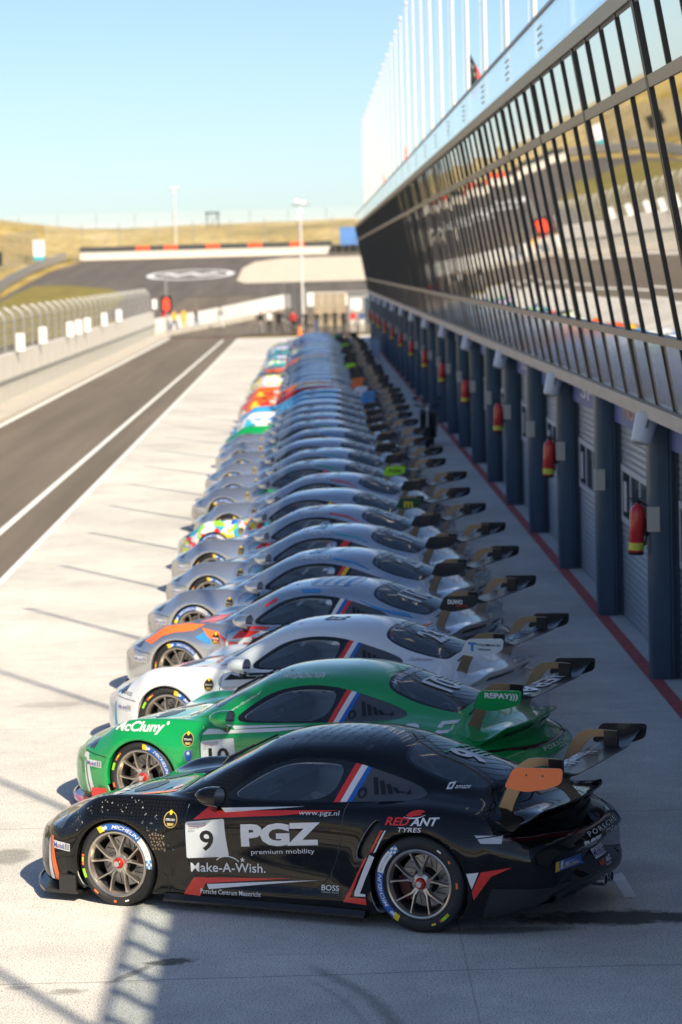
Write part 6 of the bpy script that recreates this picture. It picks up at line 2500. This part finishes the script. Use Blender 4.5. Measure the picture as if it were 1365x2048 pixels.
# signal panel with a red figure
sg = thing('signal_panel', 'black signal panel showing a red figure eight at the pit exit', 'signal', (-10.35, 190, 0))
add_obj('pole', MB().tube([(0, .1, 0), (0, .1, 4.4)], .07, 8).mesh('pole', M_GALV, 60), sg)
add_obj('panel', MB().box2((-.40, -.02, 1.75), (.40, .06, 2.95)).mesh('panel', M_BLK, None), sg)
V, F = text_fit('8', -.24, .24, 1.92, .86, 0, .03)
add_obj('figure', MB().add([(a, -.03, b) for a, b in V], F).mesh('figure', mat('signal_red', (.8, .05, .02), .5, emit=(1, .06, .02), estr=.6), None, fixn=False), sg)


# ================================================================== PEOPLE
def person_mesh(stride=0.0, bag=False):
    J = {'pel': ((0, 0, .95), .135), 'wst': ((0, 0, 1.08), .125), 'che': ((0, .01, 1.30), .150), 'nck': ((0, .01, 1.48), .062), 'hd0': ((0, -.01, 1.58), .085), 'hd1': ((0, -.015, 1.69), .095), 'hd2': ((0, 0, 1.77), .06)}
    E = [('pel', 'wst'), ('wst', 'che'), ('che', 'nck'), ('nck', 'hd0'), ('hd0', 'hd1'), ('hd1', 'hd2')]
    for s, nm in ((-1, 'l'), (1, 'r')):
        f = stride * s
        J.update({nm + 'hip': ((.10 * s, 0, .88), .095), nm + 'kne': ((.105 * s, -.02 - f * .16, .50), .062), nm + 'ank': ((.11 * s, .04 - f * .30 + (.05 if f < 0 else 0), .09), .045), nm + 'toe': ((.12 * s, -.13 - f * .30, .035), .038),
                  nm + 'sho': ((.19 * s, .01, 1.42), .065), nm + 'elb': ((.25 * s, .03 + f * .12, 1.15), .045), nm + 'wri': ((.25 * s, -.06 + f * .22, .92), .033), nm + 'han': ((.245 * s, -.085 + f * .25, .84), .036)})
        E += [('pel', nm + 'hip'), (nm + 'hip', nm + 'kne'), (nm + 'kne', nm + 'ank'), (nm + 'ank', nm + 'toe'), ('che', nm + 'sho'), (nm + 'sho', nm + 'elb'), (nm + 'elb', nm + 'wri'), (nm + 'wri', nm + 'han')]
    names = list(J)
    me = bpy.data.meshes.new('person_src')
    me.from_pydata([J[n][0] for n in names], [(names.index(a), names.index(b)) for a, b in E], [])
    ob = bpy.data.objects.new('person_src', me)
    COL.objects.link(ob)
    sk = ob.modifiers.new('skin', 'SKIN')
    for i, n in enumerate(names):
        r = J[n][1]
        me.skin_vertices[0].data[i].radius = (r, r * .82)
        me.skin_vertices[0].data[i].use_root = n == 'pel'
    ss = ob.modifiers.new('sub', 'SUBSURF')
    ss.levels = 1
    ss.render_levels = 1
    bpy.context.view_layer.update()
    out = bpy.data.meshes.new_from_object(ob.evaluated_get(bpy.context.evaluated_depsgraph_get()))
    bpy.data.objects.remove(ob)
    out.name = 'person'
    out.materials.clear()
    for m in (M_BLACKV, M_BLACKV, M_SKIN, M_HAIR, M_BLACKV):
        out.materials.append(m)
    for p in out.polygons:
        c = p.center
        if c.z > 1.70 or (c.z > 1.60 and c.y > .02):
            k = 3
        elif c.z > 1.49 or (abs(c.x) > .2 and c.z < .96):
            k = 2
        elif c.z > .97:
            k = 0
        elif c.z > .10:
            k = 1
        else:
            k = 4
        p.material_index = k
    out.shade_smooth()
    return out


M_SKIN = mat('skin', (.50, .30, .20), .6)
M_HAIR = mat('hair_dark', (.03, .02, .015), .7)
M_JEANS = mat('jeans_blue', (.04, .09, .22), .8)
M_KHAKI = mat('cloth_grey', (.30, .30, .31), .8)
M_HIVIS = mat('cloth_orange_yellow', (.85, .42, .02), .7)
M_CWH = mat('cloth_white', (.75, .74, .72), .8)
M_CBK = mat('cloth_black', (.015, .015, .018), .8)
M_CRED = mat('cloth_red', (.55, .03, .03), .8)
pms = [person_mesh(0.0), person_mesh(1.0), person_mesh(-.5)]
for i, (x, y, rz, ps, topm, botm, lab) in enumerate((
        (-10.05, 194.5, 40, 1, M_HIVIS, M_JEANS, 'person in orange-yellow jacket and blue trousers walking at the pit exit'),
        (-10.9, 197.0, 0, 0, M_CRED, M_CBK, 'person in red top and black trousers standing by the signal panel'),
        (-8.55, 197.5, 120, 2, M_CBK, M_JEANS, 'person in black top and jeans standing on the pit lane'),
        (-6.75, 198.0, 200, 1, M_KHAKI, M_CWH, 'person in grey top and white trousers crossing the pit lane'),
        (-2.95, 189.5, 20, 0, M_CWH, M_CBK, 'person in white shirt and black trousers beside a grey trolley'),
        (-2.25, 190.2, -30, 2, M_CBK, M_CBK, 'person in black with bare arms beside a grey trolley'),
        (-.35, 186.0, 10, 0, M_CBK, M_CBK, 'person in black standing by the light mast next to an orange cone'),
        (1.1, 187.0, 0, 0, M_CBK, M_CBK, 'person in black in front of the tan hoarding'),
        (1.75, 187.5, 160, 1, M_CBK, M_CBK, 'person in black walking past the tan hoarding'),
        (-3.55, 188.4, 70, 2, M_CBK, M_KHAKI, 'person in black top and grey trousers left of the white-shirted person'),
        (-1.2, 187.6, 200, 0, M_CRED, M_CBK, 'person in red top right of the grey trolley'),
        (.45, 184.5, 30, 2, M_CBK, M_JEANS, 'person in black top and jeans right of the light mast'),
        (2.35, 185.5, -40, 0, M_CBK, M_CBK, 'person in black between the hoarding and the last garage'),
        (-9.4, 195.8, 10, 0, M_HIVIS, M_HIVIS, 'person in full orange-yellow overalls by the pit exit wall'),
        (3.0, 184.0, 0, 0, M_CRED, M_CWH, 'person in dark red top and white trousers near the last garage'),
        (3.6, 183.5, 20, 0, M_JEANS, M_CWH, 'person in blue top and white trousers near the last garage'))):
    o = add_obj('person', pms[ps], None, (x, y, hgt_flat(x, y) + .004), (0, 0, rad(rz)), {0: topm, 1: botm, 4: M_CBK})
    tag(o, lab, 'person', 'people at the end of the pit lane')
# trolley, cone
tr = thing('trolley', 'grey flat trolley tipped beside two people at the end of the apron', 'trolley', (-1.55, 189.6, 0))
add_obj('tray', MB().box((0, 0, .75), (1.2, .6, .08), M=Matrix.Rotation(rad(35), 3, 'Y')).mesh('tray', M_GALV, None), tr)
add_obj('frame', MB().tube([(-.5, 0, 1.1), (.5, 0, .2)], .05, 6).tube([(.45, -.25, .1), (.45, .25, .1)], .04, 6).mesh('frame', M_BLK, None), tr)
for s in (-1, 1):
    add_obj('wheel', MB().lathe([(0, -.03), (.09, -.03), (.10, 0), (.09, .03), (0, .03)], 12, c=(.45, .28 * s, .1)).mesh('wheel', M_RUBBER, None), tr)
cn = thing('traffic_cone', 'orange traffic cone beside the light mast', 'cone', (-.75, 185.3, 0))
add_obj('cone', MB().lathe([(.17, .03), (.03, .70), (0, .70)], 16, axis='z').mesh('cone', mat('cone_orange', (.85, .22, .02), .5), 60), cn)
add_obj('base', MB().box2((-.22, -.22, 0), (.22, .22, .035)).mesh('base', mat('cone_orange', (.85, .22, .02)), None), cn)
# black scooter parked beside the columns
so = thing('motor_scooter', 'black motor scooter parked beside the garage columns', 'scooter', (3.05, 68.8, 0), rad(82))
for x, nm in ((-.62, 'f'), (.62, 'r')):
    w_ = add_obj('wheel', MB().lathe([(.13, -.05), (.21, -.055), (.235, -.03), (.24, 0), (.235, .03), (.21, .055), (.13, .05)], 24, c=(x, 0, .24)).mesh('wheel', M_RUBBER, 50), so)
    add_obj('rim', MB().lathe([(0, -.035), (.13, -.045), (.13, .045), (0, .035)], 16, c=(x, 0, .24)).mesh('rim', M_GALV, 40), w_)
add_obj('body', MB().prism(chaikin([(-.10, .22), (.25, .22), (.42, .50), (.95, .62), (.90, .78), (.20, .74), (.12, .42), (-.10, .34)], 2), -.17, .17, 'xz').mesh('body', M_SATIN, 40), so)
add_obj('front_shield', MB().prism(chaikin([(-.42, .36), (-.20, .30), (-.28, .70), (-.40, 1.02), (-.48, 1.0), (-.44, .6)], 2), -.20, .20, 'xz').mesh('front_shield', M_SATIN, 40), so)
add_obj('front_fender', MB().prism(chaikin([(-.86, .36), (-.62, .52), (-.40, .40), (-.46, .34), (-.62, .44), (-.80, .32)], 1), -.08, .08, 'xz').mesh('front_fender', M_SATIN, 40), so)
add_obj('seat', MB().prism(chaikin([(.15, .74), (.25, .84), (.60, .82), (.92, .86), (.92, .77), (.2, .72)], 2), -.15, .15, 'xz').mesh('seat', M_SEAT, 40), so)
add_obj('handlebar', MB().tube([(-.30, -.36, 1.10), (-.38, -.20, 1.08), (-.40, 0, 1.04), (-.38, .20, 1.08), (-.30, .36, 1.10)], .02, 7).mesh('handlebar', M_BLK, 60), so)
add_obj('steering_column', MB().tube([(-.62, 0, .30), (-.40, 0, 1.05)], .035, 8).mesh('column', M_GALV, 60), so)
add_obj('headlight', MB().lathe([(0, -.05), (.07, -.03), (.08, .03), (0, .05)], 14, c=(-.47, 0, 1.0)).mesh('headlight', M_LAMPW, 60), so)
for s in (-1, 1):
    add_obj('mirror', MB().tube([(-.38, .24 * s, 1.08), (-.40, .30 * s, 1.24)], .01, 5).box((-.40, .32 * s, 1.28), (.03, .13, .08)).mesh('mirror', M_BLK, None), so)
gb = thing('equipment_case', 'pale grey equipment case on wheels near the far columns', 'case', (3.25, 134, 0))
add_obj('case', MB().box2((-.25, -.3, .12), (.25, .3, 1.0)).mesh('case', mat('case_grey', (.42, .46, .55), .5), None), gb)
add_obj('lid', MB().box2((-.27, -.32, 1.0), (.27, .32, 1.08)).mesh('lid', M_KHAKI, None), gb)
for x in (-.18, .18):
    add_obj('caster', MB().lathe([(0, -.02), (.06, -.02), (.06, .02), (0, .02)], 10, c=(x, 0, .06)).mesh('caster', M_BLK, None), gb)
